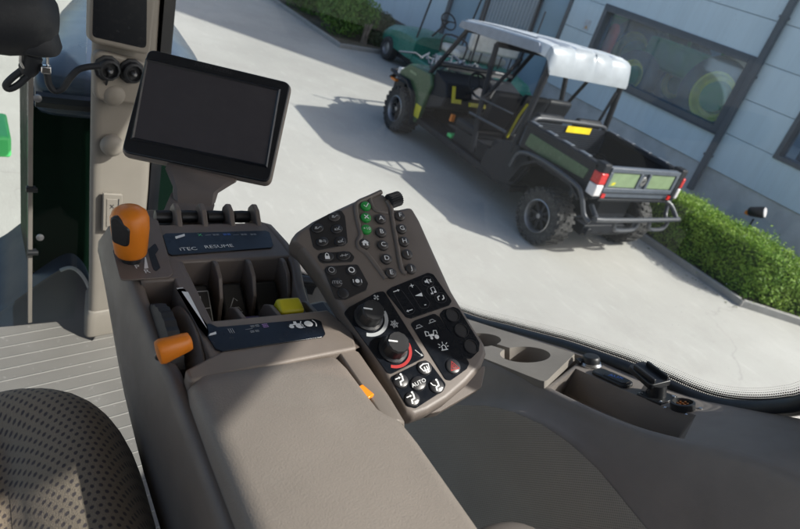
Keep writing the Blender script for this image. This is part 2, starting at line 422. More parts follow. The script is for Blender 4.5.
WM = {}                                    # world matrix of each root / part
def sharp(me, ang=38):
    bm = bmesh.new(); bm.from_mesh(me)
    bmesh.ops.recalc_face_normals(bm, faces=bm.faces)
    lim = radians(ang)
    for f in bm.faces: f.smooth = True
    for e in bm.edges:
        e.smooth = not (len(e.link_faces) == 2 and e.calc_face_angle(0) > lim)
    bm.to_mesh(me); bm.free()
def setprops(o, label=None, cat=None, group=None, kind=None):
    for k, v in (('label', label), ('category', cat), ('group', group), ('kind', kind)):
        if v: o[k] = v
    return o
def part(name, bm, m, parent=None, bevel=0, bseg=2, label=None, recalc=True, smooth=38, subsurf=0):
    """one mesh object; geometry in the current frame XF; child of parent when given"""
    for v in bm.verts: v.co = XF @ v.co
    if parent is not None: inv = WM[parent.name].inverted()
    else:
        xs = [v.co for v in bm.verts]
        c = V(((min(p.x for p in xs)+max(p.x for p in xs))/2, (min(p.y for p in xs)+max(p.y for p in xs))/2, min(p.z for p in xs)))
        inv = Matrix.Translation(-c)
    for v in bm.verts: v.co = inv @ v.co
    me = bpy.data.meshes.new(name); bm.to_mesh(me); bm.free()
    if smooth: sharp(me, smooth)
    me.materials.append(m)
    o = bpy.data.objects.new(name, me); COL.objects.link(o)
    if parent is not None: o.parent = parent; WM[o.name] = WM[parent.name]
    else: o.location = c; WM[o.name] = Matrix.Translation(c)
    if bevel:
        md = o.modifiers.new('bevel', 'BEVEL'); md.width = bevel*(XF.to_scale().x); md.segments = bseg; md.limit_method = 'ANGLE'; md.angle_limit = radians(40)
        md.harden_normals = False
    if subsurf:
        md = o.modifiers.new('subsurf', 'SUBSURF'); md.levels = md.render_levels = subsurf
    if label: o['label'] = label
    return o
def thing(name, label, cat, loc, group=None):
    o = bpy.data.objects.new(name, None); COL.objects.link(o)
    l = XF @ V(loc); o.location = l; WM[o.name] = Matrix.Translation(l); o.empty_display_size = .1
    return setprops(o, label, cat, group)
_tc = {}
def glyphs(s):
    if s in _tc: return _tc[s]
    cu = bpy.data.curves.new('t', 'FONT'); cu.body = s; cu.align_x = 'CENTER'; cu.align_y = 'CENTER'; cu.size = 1; cu.resolution_u = 3
    o = bpy.data.objects.new('t', cu); COL.objects.link(o)
    dg = bpy.context.evaluated_depsgraph_get(); me = bpy.data.meshes.new_from_object(o.evaluated_get(dg))
    vs = [(v.co.x, v.co.y) for v in me.vertices]; fs = [tuple(p.vertices) for p in me.polygons]
    bpy.data.objects.remove(o); bpy.data.curves.remove(cu); bpy.data.meshes.remove(me)
    _tc[s] = (vs, fs); return _tc[s]
def text(bm, s, fr, u, v, w, size, rot=0, sx=1.):
    vs, fs = glyphs(s); c, sn = cos(rot), sin(rot)
    r = [bm.verts.new(fr.pt(u+(c*x*sx-sn*y)*size, v+(sn*x*sx+c*y)*size, w)) for x, y in vs]
    for f in fs:
        try: bm.faces.new([r[i] for i in f])
        except ValueError: pass
def flat(bm, P, fr, w):
    if area2(P) < 0: P = P[::-1]
    bm.faces.new([bm.verts.new(fr.pt(u, v, w)) for u, v in P])
def stroke(bm, L, fr, w, t):               # a painted line of width t along points L
    L = [V(p) for p in L]; n = len(L); a = []; b = []
    for i in range(n):
        d = (L[min(n-1, i+1)]-L[max(0, i-1)]); d = d.normalized() if d.length else V((1, 0)); q = V((-d.y, d.x))*t/2
        a.append(bm.verts.new(fr.pt(*(L[i]+q), w))); b.append(bm.verts.new(fr.pt(*(L[i]-q), w)))
    for i in range(n-1): bm.faces.new((b[i], b[i+1], a[i+1], a[i]))
def arc(u, v, r, a0, a1, n=12): return [(u+r*cos(radians(a0+(a1-a0)*k/n)), v+r*sin(radians(a0+(a1-a0)*k/n))) for k in range(n+1)]
# ================================================================ CAB
XF = CAB
UP = V((0, 0, 1))
T = Fr((0, 0, -.40), (1, 0, 0), (0, 1, 0))           # top plane of the armrest console
def crop(ox, oy, s): return lambda L: [(ox+u/s, oy+v/s) for u, v in L]

# ---- cab floor, roof, posts ------------------------------------------------
bm = B()
P = [onZ(x, y, -1.1) for x, y in ((-60, 341), (57, 321), (64, 328), (80, 336), (92, 340))]
P = [(p.x, p.y) for p in P] + [(.255, 1.345), (.262, 1.49), (.62, 1.49), (.64, -.9), (-.85, -.9), (-.85, P[0].y)]
prism(bm, [(-.85, 1.40)] + P[1:-1], Fr((0, 0, -1.1), (1, 0, 0), (0, 1, 0)), -.05, 0)
o = part('floor', bm, M['floor'], bevel=.004); setprops(o, kind='structure')
bm = B(); prism(bm, fillet([(-.98, -1.0), (.848, -1.0), (.85, -.415), (.905, -.378), (1.16, -.168), (1.16, .5), (.98, 1.05), (.42, 1.62), (-.66, 1.62), (-.98, 1.0)], [.12, .02, .02, .02, .03, .1, .12, .12, .12, .12]), Fr((0, 0, .56), (1, 0, 0), (0, 1, 0)), 0, .12)  # unseen; outline shaped to shade the screen and part of the pad
o = part('cab_roof', bm, M['headliner'], bevel=.02); setprops(o, 'beige lined roof over the tractor cab, above the seat', 'cab roof')
bm = B()
prism(bm, fillet([(.155, -.52), (.17, -.2), (.19, .1), (.22, .558), (-.20, .558), (-.12, .42), (-.045, .25), (-.0, -.05), (-.14, -.19), (-.35, -.255), (-.95, -.25), (-.95, -.75), (.12, -.75)], .03),
      Fr((.89, 0, 0), (0, 1, 0), (0, 0, 1)), -.02, .035)  # out of view; lower flare shaped to keep sun off the side console
o = part('cab_post', bm, M['beige'], bevel=.008); setprops(o, 'beige rear post of the cab beside the side window', 'cab post')

# ---- front corner post -------------------------------------------------------
cp = thing('corner_post', 'tall beige corner post with sockets, round caps and a flared foot', 'cab post', (.30, 1.36, -1.1))
def postring(z, l, r, d=.0):
    P = fillet([(l-d, 1.35-d), (r+d, 1.372-d), (r+.01+d, 1.46+d), (l+.02-d, 1.47+d)], [.018, .03, .02, .02], 5)
    return [V((x, y, z)) for x, y in P]
bm = B(); loft(bm, [postring(z, l, r) for z, l, r in ((-1.08, .241, .362), (-.9, .236, .362), (-.7, .2285, .360), (-.5, .222, .352), (-.29, .2165, .345), (.1, .206, .335), (.5, .196, .325))])
part('post', bm, M['beige'], cp)
bm = B(); loft(bm, [postring(z, l, r, d) for z, l, r, d in ((-1.102, .240, .366, .008), (-1.04, .240, .364, .007), (-1.025, .240, .364, .001))])
part('foot', bm, M['beige'], cp, bevel=.004)
bm = B()
for z0, z1, a, b in ((-1.08, -.28, .368, .352), (-.28, .5, .352, .332)):
    bmv = []
    loft(bm, [[V((a, 1.378, z0)), V((a+.024, 1.384, z0)), V((a+.026, 1.43, z0)), V((a, 1.43, z0))], [V((b, 1.378, z1)), V((b+.024, 1.384, z1)), V((b+.026, 1.43, z1)), V((b, 1.43, z1))]])
part('window_seal', bm, M['seal'], cp)
PF = Fr((.28, 1.349, -.6), (1, .18, 0), (0, 0, 1)); PF.n = -PF.n if PF.n.y > 0 else PF.n
# raised socket plate, sockets, caps and switch
bm = B(); prism(bm, fillet(PF.uvs([(91, 47), (148, 62), (146, 104), (93, 98)]), .02), PF, -.01, .012)
part('socket_plate', bm, M['beige'], cp, bevel=.006, bseg=3)
for i, (x, y) in enumerate(((107, 68), (131, 71))):
    u, v = PF.uv(x, y, .012); c = PF.pt(u, v, .010); bm = B()
    lathe(bm, [(.026, 0), (.026, .006), (.021, .008), (.021, .018), (.016, .021), (.014, .012), (0, .012)], c, PF.n, 10)
    so = part('socket', bm, M['rubber'], cp, bevel=.001)
    bm = B(); lathe(bm, [(.005, .008), (.005, .022), (.003, .026), (0, .026)], c, PF.n, 12); part('pin', bm, M['steel'], so)
    if i == 0:
        bm = B(); tube(bm, [PF.pt(u, v-.004, .026), PF.pt(u-.001, v-.022, .02), PF.pt(u+.002, v-.042, .004)], .0022, 6, 4); part('cap_tether', bm, M['rubber'], so)
for x, y in ((114, 95), (113, 146.5)):
    u, v = PF.uv(x, y, .008); bm = B()
    lathe(bm, [(.0235, -.002), (.0235, .008), (.020, .014), (.012, .018), (0, .019)], PF.pt(u, v, 0), PF.n, 24)
    part('round_cap', bm, M['beige'], cp)
bm = B(); prism(bm, PF.uvs([(103, 193), (122, 194), (121, 231), (102, 230)]), PF, -.004, .004); sw = part('switch_plate', bm, M['beige'], cp, bevel=.0015)
bm = B(); prism(bm, PF.uvs([(106, 198), (118.5, 198.5), (118, 226), (105.5, 225.5)]), PF, .004, .0055); part('rocker', bm, M['beige'], sw, bevel=.001)
bm = B(); c0 = PF.uv(112, 206, .006)
text(bm, 'x', PF, c0[0], c0[1], .0062, .02); stroke(bm, PF.uvs([(118.8, 199), (118.4, 208)], .006), PF, .0062, .002); part('marking', bm, M['mdark'], sw)

pd = thing('post_display', 'black portrait display with a beige surround fixed to the corner post', 'display', PF.pt(0, .1, .02))
bm = B(); prism(bm, fillet(PF.uvs([(91.5, -40), (158, -22), (150, 56), (89.5, 42)], .02), .014), PF, -.005, .022); part('surround', bm, M['beige'], pd, bevel=.006, bseg=3)
bm = B(); prism(bm, fillet(PF.uvs([(94.5, -38), (147.5, -24), (146.5, 49), (92.5, 37)], .023), .009), PF, .0205, .0228); part('screen', bm, M['gloss'], pd, bevel=.0006)

# ---- windscreen ----------------------------------------------------------------
ws = thing('windscreen', 'tall front windscreen pane with a pale edge and two black hinges beside the corner post', 'windscreen', (.18, 1.43, -1.1))
WF = Fr((.14, 1.425, -.8), (1, 0, 0), (0, 0, 1))
bm = B(); bx(bm, .128, .222, 1.424, 1.429, -1.095, .5); part('pane', bm, M['windscreen'], ws)
bm = B(); bx(bm, .1185, .1275, 1.419, 1.431, -1.095, .5); part('edge_trim', bm, M['cupcover'], ws, bevel=.001)
for x, y in ((31, 189), (32, 252)):
    p = onY(x, y, 1.417); bm = B(); box(bm, p, (.018, .014, .011)); cyl(bm, p+V((-.010, -.004, 0)), p+V((.012, -.004, 0)), .006); part('hinge', bm, M['black'], ws, bevel=.001)
for x, y in ((37.5, 98), (40, 237)):
    p = onY(x, y, 1.422); bm = B(); lathe(bm, [(.008, 0), (.008, .004), (.003, .006), (0, .006)], p, (0, -1, 0), 12); part('bolt', bm, M['steel'], ws)
bm = B(); bx(bm, -.80, .1175, 1.424, 1.429, -1.095, .5); part('pane', bm, M['windscreen'], ws)

# ---- seat ------------------------------------------------------------------------
st = thing('operator_seat', 'operator seat with dark brown dotted fabric cushion and raised side bolster', 'seat', (-.12, .2, -1.1))
def seatpt(s, t):                          # s across -1..1, t front 0 .. rear 1
    # plan outline of the cushion with round front corners
    hw = .300; yf = .614
    y = yf-.62*t
    ed = .26*(max(0, 1-t/.20))**2.2*.5
    x = s*(hw-ed)
    a = abs(s)
    z = -.545 + .034*math.exp(-((a-.78)/.15)**2) - .022*math.exp(-((a-.55)/.06)**2)*(min(1, t/.12))
    drop = max(0, (a-.82)/.18); z -= .07*drop**2.6
    fr = max(0, 1-t/.17); z -= .075*fr**2.4
    y += .022*sin(pi*min(1, (s+1)/2))*max(0, 1-t/.5)
    return V((-.148+x, y, z))
rows = []; uvr = []
NS, NT = 61, 48
for j in range(NT+1):
    t = (j/NT)**1.3
    row = [seatpt(-1+2*i/NS, t) for i in range(NS+1)]
    rows.append(row); uvr.append([(p.x, p.y+(p.z+.545)*-.3) for p in row])
bm = B(); grid(bm, rows, uvr)
o = part('cushion', bm, M['fabric'], st, smooth=80)
bm = B()
edge = [V((r[-1].x-.006, r[-1].y, r[-1].z)) for r in rows[::4]]
fr_ = [V((p.x, p.y-.004, p.z)) for p in rows[0][::4]]
loop = fr_+edge[1:]
for dz0, dz1 in ((0.004, -.11),):
    grid(bm, [[p+V((0, 0, dz0)) for p in loop], [p+V((-.012 if k > 15 else 0, -.012, dz1)) for k, p in enumerate(loop)]], [[(k*.03, 0) for k in range(len(loop))], [(k*.03, .11) for k in range(len(loop))]])
part('cushion_side', bm, M['fabric'], st, smooth=60)
bm = B(); bx(bm, -.40, .128, -.05, .50, -.84, -.655); part('seat_pan', bm, M['black'], st, bevel=.02)
bm = B(); bx(bm, -.30, .02, .05, .46, -1.1, -.84); part('seat_base', bm, M['black'], st, bevel=.02)
bm = B()
loft(bm, [[V((-.148+cx*w, -.05-.10*k-(.06 if sy > 0 else 0)*1+0*w, -.62+.62*k)) for cx, sy in ((-1, 1), (-1, -1), (1, -1), (1, 1))] for k, w in ((0, .25), (.3, .27), (.7, .25), (1, .18))])
part('backrest', bm, M['fabric'], st, bevel=.03, bseg=3)

# ---- armrest console ----------------------------------------------------------------
ac = thing('armrest_console', 'brown armrest console with padded rest, orange levers and recessed paddle switches', 'armrest console', (.25, .3, -1.1))
def bodyring(y, xl, xr, zt, zb, bulge=.006):
    return [V((xl+.018, y, zt)), V((xl+.005, y, zt-.004)), V((xl, y, zt-.016)), V((xl-bulge, y, (zt*.6+zb*.4))), V((xl+.004, y, zb+.012)), V((xl+.03, y, zb)),
            V((xr-.03, y, zb)), V((xr-.004, y, zb+.012)), V((xr+.003, y, (zt+zb)/2)), V((xr, y, zt-.016)), V((xr-.005, y, zt-.004)), V((xr-.018, y, zt))]
bm = B()
loft(bm, [bodyring(a[0], a[1]+.012, *a[2:]) for a in ((.728, .150, .336, -.425, -.440), (.705, .139, .346, -.415, -.47), (.66, .1365, .352, -.462, -.51), (.61, .137, .357, -.468, -.545), (.55, .140, .360, -.470, -.575), (.46, .1425, .352, -.466, -.60),
    (.435, .145, .350, -.428, -.605), (.36, .148, .347, -.425, -.61), (.25, .150, .345, -.425, -.62), (.1, .152, .345, -.43, -.63), (-.12, .152, .345, -.43, -.63), (-.18, .17, .33, -.44, -.6))])
part('body', bm, M['taupe'], ac)
bm = B(); bx(bm, .20, .315, .06, .44, -1.1, -.60); part('pedestal', bm, M['black'], ac, bevel=.02)
# shell round the hand controls: left cheek, right cheek, rear deck, lip
bm = B()
cheek = [(.708, -.412), (.700, -.403), (.665, -.3985), (.60, -.399), (.58, -.407), (.56, -.412), (.50, -.418), (.465, -.416), (.44, -.412), (.425, -.414), (.40, -.417), (.34, -.420), (.25, -.421), (.1, -.422), (-.15, -.425)]
def cheekrow(dx, dz): return [V((.1385+(.705-max(y, .36))*.032+dx, y, z+dz)) for y, z in cheek]
def zbot(y):
    tb = [(-.2, -.62), (.1, -.63), (.36, -.61), (.46, -.60), (.55, -.575), (.61, -.545), (.66, -.51), (.705, -.47), (.73, -.44)]
    for (a, b), (c, d) in zip(tb, tb[1:]):
        if y <= c: return b+(d-b)*(y-a)/(c-a)
    return tb[-1][1]
def flank(f, dx): return [V((.1385+(.705-max(y, .36))*.032+dx, y, z+(zbot(y)-z)*f)) for y, z in cheek]
grid(bm, [flank(1, .03), flank(.97, .008), flank(.85, -.001), flank(.6, -.006), flank(.35, -.006), cheekrow(-.002, -.012), cheekrow(.002, -.003), cheekrow(.006, 0), cheekrow(.0115, 0), cheekrow(.014, -.003), cheekrow(.0145, -.06)])
part('left_cheek', bm, M['taupe'], ac, smooth=60)
bm = B()
ck = [onZ(x, y, -.40) for x, y in ((258, 216), (274, 223), (289, 240), (300, 256), (308, 275), (316, 296), (330, 309), (350, 324), (363, 343))]
zz = [-.404, -.400, -.399, -.400, -.414, -.418, -.408, -.401, -.402]
def ckrow(dx, dz): return [V((p.x+dx, p.y+dx*.5, z+dz)) for p, z in zip(ck, zz)]
grid(bm, [ckrow(-.017, -.075), ckrow(-.016, -.003), ckrow(-.012, 0), ckrow(-.005, -.001), ckrow(0, -.006), ckrow(.003, -.018), ckrow(.002, -.10)])
part('right_cheek', bm, M['taupe'], ac, smooth=60)
bm = B()                                            # rear deck under the label strip
dk = [onZ(x, y, -.40) for x, y in ((133, 222), (262, 219), (300, 256), (180, 261.5))]
dkp = [(dk[0].x, .695), (dk[1].x, .70), (.352, .612), (.2015, .611), (.2015, .576), (.153, .576), (.150, .70)]
prism(bm, dkp, T, -.075, -.0005); part('rear_deck', bm, M['taupe'], ac, bevel=.0035, bseg=3)
LS = crop(160, 190, 5.293)([(15, 240), (30, 230), (560, 215), (580, 225), (600, 290), (590, 305), (60, 345), (45, 335)])
bm = B(); prism(bm, fillet(T.uvs(LS, .001), .004), T, -.001, .0012); lab = part('label_strip', bm, M['gloss'], ac, bevel=.0004)
bm = B(); u, v = T.uv(188.3, 249, .0015); text(bm, 'iTEC', T, u, v, .0016, .0098, .05, 1.05); u, v = T.uv(219, 246.4, .0015); text(bm, 'RESUME', T, u, v, .0016, .0098, .05, 1.05)
flat(bm, T.uvs([(175, 236.5), (184.5, 233.8), (185, 236), (176, 239)], .0016), T, .0016); part('marking', bm, M['white'], lab)
bm = B(); u, v = T.uv(200, 235, .0015)
text(bm, 'X', T, u, v, .0016, .008); part('marking', bm, M['mgreen'], lab)
bm = B()
for px, s in ((208, '—'), (216, '≡≡'), (236, '—'), (244, '≡≡'), (253.5, '≡≡')):
    u, v = T.uv(px, 235-(px-208)*.01, .0015); text(bm, s, T, u, v, .0016, .0075, .05)
part('marking', bm, M['mgrey'], lab)
bm = B(); u, v = T.uv(227, 234.6, .0015); text(bm, '≡≡', T, u, v, .0016, .009, .05); part('marking', bm, M['mblue'], lab)
# second row of paddles and fins at the far edge
for px in (178, 204, 231.5, 258):
    p = onZ(px, 222, -.395); bm = B()
    prism(bm, fillet([(.684, -.41), (.690, -.400), (.706, -.386), (.720, -.383), (.730, -.394), (.732, -.43), (.69, -.43)], .006), Fr((p.x+.003, 0, 0), (0, 1, 0), (0, 0, 1)), -.0035, .0035)
    part('divider', bm, M['taupe'], ac, bevel=.0015)
for px in (165, 191, 217.5, 245):
    p = onZ(px, 219, -.395); bm = B()
    lathe(bm, [(.003, -.0115), (.008, -.010), (.0085, 0), (.008, .010), (.003, .0115)], (p.x+.004, .721, -.404), (1, 0, 0), 16); part('far_paddle', bm, M['black'], ac)
# paddle wells
xs = [T.uv(px, 258)[0] for px in (211, 245, 280)]
for x in xs:
    bm = B(); F_ = Fr((x+.003, 0, 0), (0, 1, 0), (0, 0, 1))
    prism(bm, fillet([(.613, -.475), (.613, -.4006), (.600, -.4006), (.584, -.408), (.570, -.428), (.562, -.475)], .006), F_, -.0025, .0025)
    prism(bm, fillet([(.548, -.475), (.547, -.436), (.540, -.418), (.526, -.409), (.497, -.404), (.497, -.475)], .006), F_, -.0025, .0025)
    part('divider', bm, M['taupe'], ac, bevel=.001)
bm = B(); bx(bm, .1865, .2045, .43, .612, -.475, -.4008); part('well_wall', bm, M['taupe'], ac, bevel=.0015)
edges = [.204]+xs+[.352]
for i in range(4):
    a, b = edges[i]+.0065, edges[i+1]-.002
    R = (V((1, 0, 0)), V((0, .82, .57)), V((0, -.57, .82)))
    bm = B()
    if i < 3: box(bm, ((a+b)/2, .580, -.452), (b-a-.004, .060, .022), R)
    else: box(bm, ((a+b)/2, .560, -.442), (b-a-.002, .046, .022), R)
    pdl = part('paddle', bm, M['black'], ac, bevel=.004, bseg=3)
    FP = Fr(V(((a+b)/2, .580, -.452))+R[2]*.0112, R[0], R[1]); bm = B()
    if i == 0:
        for k, s in ((.010, '1'), (-.010, '2')): text(bm, s, FP, -.002, k, .0005, .014)
        for k in (.021, .0, -.020): stroke(bm, [(-.010, k), (.008, k)], FP, .0005, .0012)
        for k in (-.011, .008): stroke(bm, [(k, -.02), (k, .021)], FP, .0005, .001)
        part('marking', bm, M['mgrey'], pdl)
    if i == 1:
        stroke(bm, [(-.008, -.008), (.008, -.008), (.004, -.002), (-.006, -.002), (0, .010), (.004, .006)], FP, .0005, .0013); part('marking', bm, M['mgrey'], pdl)
    if i == 1:
        bm = B(); box(bm, ((a+b)/2, .521, -.440), (b-a-.006, .022, .03)); part('paddle', bm, M['purple'], ac, bevel=.004, bseg=3, label='dark purple paddle')
    if i == 2:
        bm = B(); R2 = (V((1, 0, 0)), V((0, .97, .22)), V((0, -.22, .97)))
        box(bm, ((a+b)/2-.002, .521, -.418), (b-a-.006, .022, .03), R2); part('paddle', bm, M['yellow'], ac, bevel=.004, bseg=3, label='yellow paddle')
bm = B(); bx(bm, .2045, .354, .497, .615, -.478, -.4745); part('well_floor', bm, M['black'], ac)
# front deck and its label
fd = [T.uv(*q) for q in ((205, 320), (332, 311), (364, 344), (345, 343.5), (190, 376))]
bm = B(); prism(bm, fillet([(.2, .4975), (.338, .4975), (.349, .455), (.340, .427), (.1595, .4145), (.1595, .43), (.2, .45)], .004), T, -.06, 0)
part('front_deck', bm, M['taupe_lt'], ac, bevel=.0035, bseg=3)
bm = B()
LQ = [(207, 322), (217.5, 327), (313.8, 318.8), (321, 321), (325.5, 333.8), (322.5, 337), (222.5, 351.3), (216, 348.8), (207.5, 336)]
prism(bm, fillet(T.uvs(LQ, .001), .003), T, -.001, .0012); lab2 = part('label_strip', bm, M['gloss'], ac, bevel=.0004)
bm = B()
for px, py, s, sz in ((231, 330.5, '|||', .008), (249, 328.8, '—', .008), (255, 326.3, '==', .009), (255, 331.5, '==', .009)):
    bm = B(); u, v = T.uv(px, py, .0015); text(bm, s, T, u, v, .0016, sz, .05); part('marking', bm, M['mgrey'], lab2)
bm = B(); u, v = T.uv(265.5, 326, .0015); text(bm, '≡', T, u, v, .0016, .013, .05); part('marking', bm, M['mpurple'], lab2)
bm = B(); u, v = T.uv(296, 325, .0015)
for du, r in ((-.006, .0028), (.0035, .0045)):
    bm2 = B(); flat(bm2, circ(u+du, v-.002, r, 14), T, .0016); part('marking', bm2, M['white'], lab2)
flat(bm, [(u-.007, v), (u+.002, v), (u+.002, v+.006), (u-.001, v+.006), (u-.002, v+.002), (u-.007, v+.002)], T, .0017)
u2, v2 = T.uv(308.5, 323.8, .0015); bm2 = B(); flat(bm2, circ(u2, v2, .005, 14), T, .0016); part('marking', bm2, M['white'], lab2)
for s in (-1, 1): bm2 = B(); stroke(bm2, arc(u2, v2, .0088, 90-s*90-40, 90-s*90+40, 6), T, .0016, .0012); part('marking', bm2, M['white'], lab2)
flat(bm, T.uvs([(210, 333.5), (216, 331.5), (216.5, 334), (208.5, 336)], .0016), T, .0016)
part('marking', bm, M['white'], lab2)
# throttle well: dome, thumb wheel, orange finger lever
bm = B()
dome_p = [(.495+.083*cos(radians(a)), -.468+.0705*sin(radians(a))) for a in range(0, 181, 9)]
DF = Fr((.1715, 0, 0), (0, 1, 0), (0, 0, 1))
loft(bm, [[V((xx, .495+ry*cos(radians(a)), -.468+rz*sin(radians(a)))) for a in range(0, 181, 9)] for xx, ry, rz in ((.171, .070, .050), (.184, .082, .0675), (.1865, .082, .0675))]); part('wheel_housing', bm, M['taupe'], ac, bevel=.004, bseg=3)
bm = B()
LW = T.uvs([(176.3, 286.5), (185, 287), (196, 306), (207, 322), (209, 330), (207, 335), (198, 324)], .004)
def onDome(u, v): # follow the dome's rim
    dz = sqrt(max(0, .081**2-(v-.495)**2)); return max(-.40+.001, -.468+dz)+.0012
vs = [bm.verts.new(V((u, v, -.3985))) for u, v in LW]; bm.faces.new(vs)
bmesh.ops.solidify(bm, geom=bm.faces[:], thickness=.001)
# wedge label lies on the strip between the dome and the wells
lw = part('label_strip', bm, M['gloss'], ac)
bm = B(); flat(bm, T.uvs([(181.5, 291.5), (188, 292), (207.5, 329.5)], .002), T, .0022)
u, v = T.uv(179.5, 288.3, .002); stroke(bm, [(u-.003, v-.0005), (u+.004, v+.0005)], T, .0022, .0015); part('marking', bm, M['white'], lw)
bm = B(); prof = []
seg = 64
rr = []
for x, k in ((.1545, .92), (.156, 1), (.1675, 1), (.169, .92)):
    rr.append([V((x, .503+(.066+(.0018 if (j % 2) else 0))*k*cos(2*pi*j/seg), -.462+(.066+(.0018 if (j % 2) else 0))*k*sin(2*pi*j/seg))) for j in range(seg)])
loft(bm, rr); part('thumb_wheel', bm, M['rubber'], ac, smooth=20)
bm = B()
a = onZ(158, 353, -.392); b = onZ(191, 340.5, -.385); d = (b-a)
ex = d.normalized(); ux = ex.cross(UP).normalized(); uz = ux.cross(ex)
rr = []
for f, w, h in ((-.02, .004, .006), (0, .0085, .012), (.12, .0095, .0135), (.4, .009, .0115), (.8, .0085, .0095), (.96, .0075, .0085), (1.0, .004, .005)):
    c = a+d*f; rr.append([c+ux*(w*cos(2*pi*k/16))*1.0+uz*(h*(abs(sin(2*pi*k/16))**.8)*(1 if sin(2*pi*k/16) > 0 else -1)) for k in range(16)])
loft(bm, rr); fl = part('finger_lever', bm, M['orange'], ac, smooth=60)
bm = B(); cyl(bm, a+V((.008, .022, -.024)), a+V((.008, .006, -.002)), .004); part('lever_stem', bm, M['black'], fl)
# gate for the drive lever
GP = crop(90, 190, 5.29)
bm = B(); prism(bm, fillet(T.uvs(GP([(300, 135), (360, 165), (440, 440), (420, 465), (160, 480), (120, 330), (150, 180)])), .006), T, -.001, .001); gate = part('lever_gate', bm, M['taupe'], ac, bevel=.0006)
bm = B(); prism(bm, fillet(T.uvs(GP([(305, 320), (345, 285), (362, 320), (345, 345), (372, 415), (350, 435), (335, 425), (312, 350)])), .0015), T, .0008, .0014); part('slot', bm, M['dark'], gate)
bm = B()
u, v = T.uv(137.2, 267, .0015); text(bm, 'P', T, u, v, .0018, .0105, .12); u, v = T.uv(147, 271.5, .0015); text(bm, 'R', T, u, v, .0018, .0105, .12)
flat(bm, T.uvs([(144.8, 257), (146, 257), (148.4, 268), (144.2, 268.5)], .002), T, .0018); part('marking', bm, M['white'], gate)
# the drive lever itself
base = onZ(131, 254.5, -.392); top = onY(129.5, 209, base.y+.006)
axis = (top-base); ax = axis.normalized(); sx = ax.cross(V((0, -1, 0))).normalized(); sx = V((1, 0, 0))-ax*ax.x; sx.normalize(); sy = ax.cross(sx)
bm = B(); rr = []
for f, a, b in ((-.02, .010, .012), (0, .0145, .016), (.06, .0165, .018), (.3, .018, .0195), (.6, .0195, .021), (.82, .0195, .021), (.95, .017, .018), (1.03, .0115, .012), (1.06, .004, .004)):
    c = base+axis*f
    rr.append([c+sx*(a*cos(t))+sy*(b*sin(t)) for t in [2*pi*k/24 for k in range(24)]])
loft(bm, rr); dl = part('drive_lever', bm, M['orange'], ac, smooth=60)
bm = B(); cyl(bm, base-axis*.35, base+axis*.05, .010); part('lever_stem', bm, M['black'], dl)
nf = V((-.62, -.78, 0)); nf = (nf-ax*nf.dot(ax)).normalized()
bc = base+axis*.66
LFr = Fr(bc+nf*.0195, ax.cross(nf), ax)
if LFr.n.dot(nf) < 0: LFr = Fr(bc+nf*.0195, nf.cross(ax), ax)
bm = B(); prism(bm, fillet([(-.010, -.014), (.008, -.018), (.010, .004), (-.003, .017), (-.011, .014)], .006), LFr, -.008, .0012); part('lever_button', bm, M['black'], dl, bevel=.002)
# arm pad
bm = B()
def padring(y, xl, xr, zt, h=.035):
    P = fillet([(xl, zt-h), (xl+.004, zt), (xr-.004, zt), (xr, zt-h)], [.002, .017, .017, .002], 6)
    w = xr-xl
    return [V((x, y, z+.004*sin(pi*min(1, max(0, (x-xl)/w))))) for x, z in P]
prings = []
for y, xl, xr, zt, h in ((.4245, .165, .315, -.412, .02), (.423, .160, .318, -.406, .03), (.418, .1575, .320, -.401, .035), (.40, .1555, .321, -.398, .04), (.36, .1555, .322, -.3965, .045), (.338, .1555, .323, -.396, .045), (.328, .1555, .329, -.396, .045), (.318, .1555, .337, -.396, .045), (.29, .1555, .339, -.396, .045), (.2, .1555, .339, -.396, .045), (.05, .156, .338, -.397, .045), (-.12, .16, .333, -.40, .045), (-.15, .17, .32, -.41, .03)):
    prings.append(padring(y, xl, xr, zt, h))
loft(bm, prings); part('arm_pad', bm, M['pad'], ac, smooth=70)
bm = B(); loft(bm, [[V((x, y, z)) for x, z in ((.319, -.47), (.319, -.4035), (.336+o_, -.4025), (.345+o_, -.408), (.350+o_, -.422), (.350+o_, -.50))] for y, o_ in ((.43, .0), (.36, -.001), (.322, -.004))])
part('side_shoulder', bm, M['taupe_lt'], ac, bevel=.002, smooth=50)
p = onZ(365, 392, -.402); bm = B()
box(bm, p, (.009, .017, .004), (V((.95, .3, 0)), V((-.3, .95, 0)), UP)); part('reflector', bm, M['reflector'], ac, bevel=.001)
bm = B(); q_ = onZ(507, 566, -.47); sphere(bm, q_, .05, 1.15, .8, .55, 24); part('hinge_cover', bm, M['keyhouse'], ac)
bm = B(); p = onX(380, 411, .348); lathe(bm, [(.012, -.004), (.012, .004), (0, .005)], p, (1, 0, .6), 14); part('knob', bm, M['black'], ac)
bm = B(); loft(bm, [[V((x, y, z)) for x, z in ((.34, -.52), (.34, -.47), (.40, -.46), (.40, -.50))] for y in (.42, .60)])
part('keypad_bracket', bm, M['black'], ac, bevel=.01)
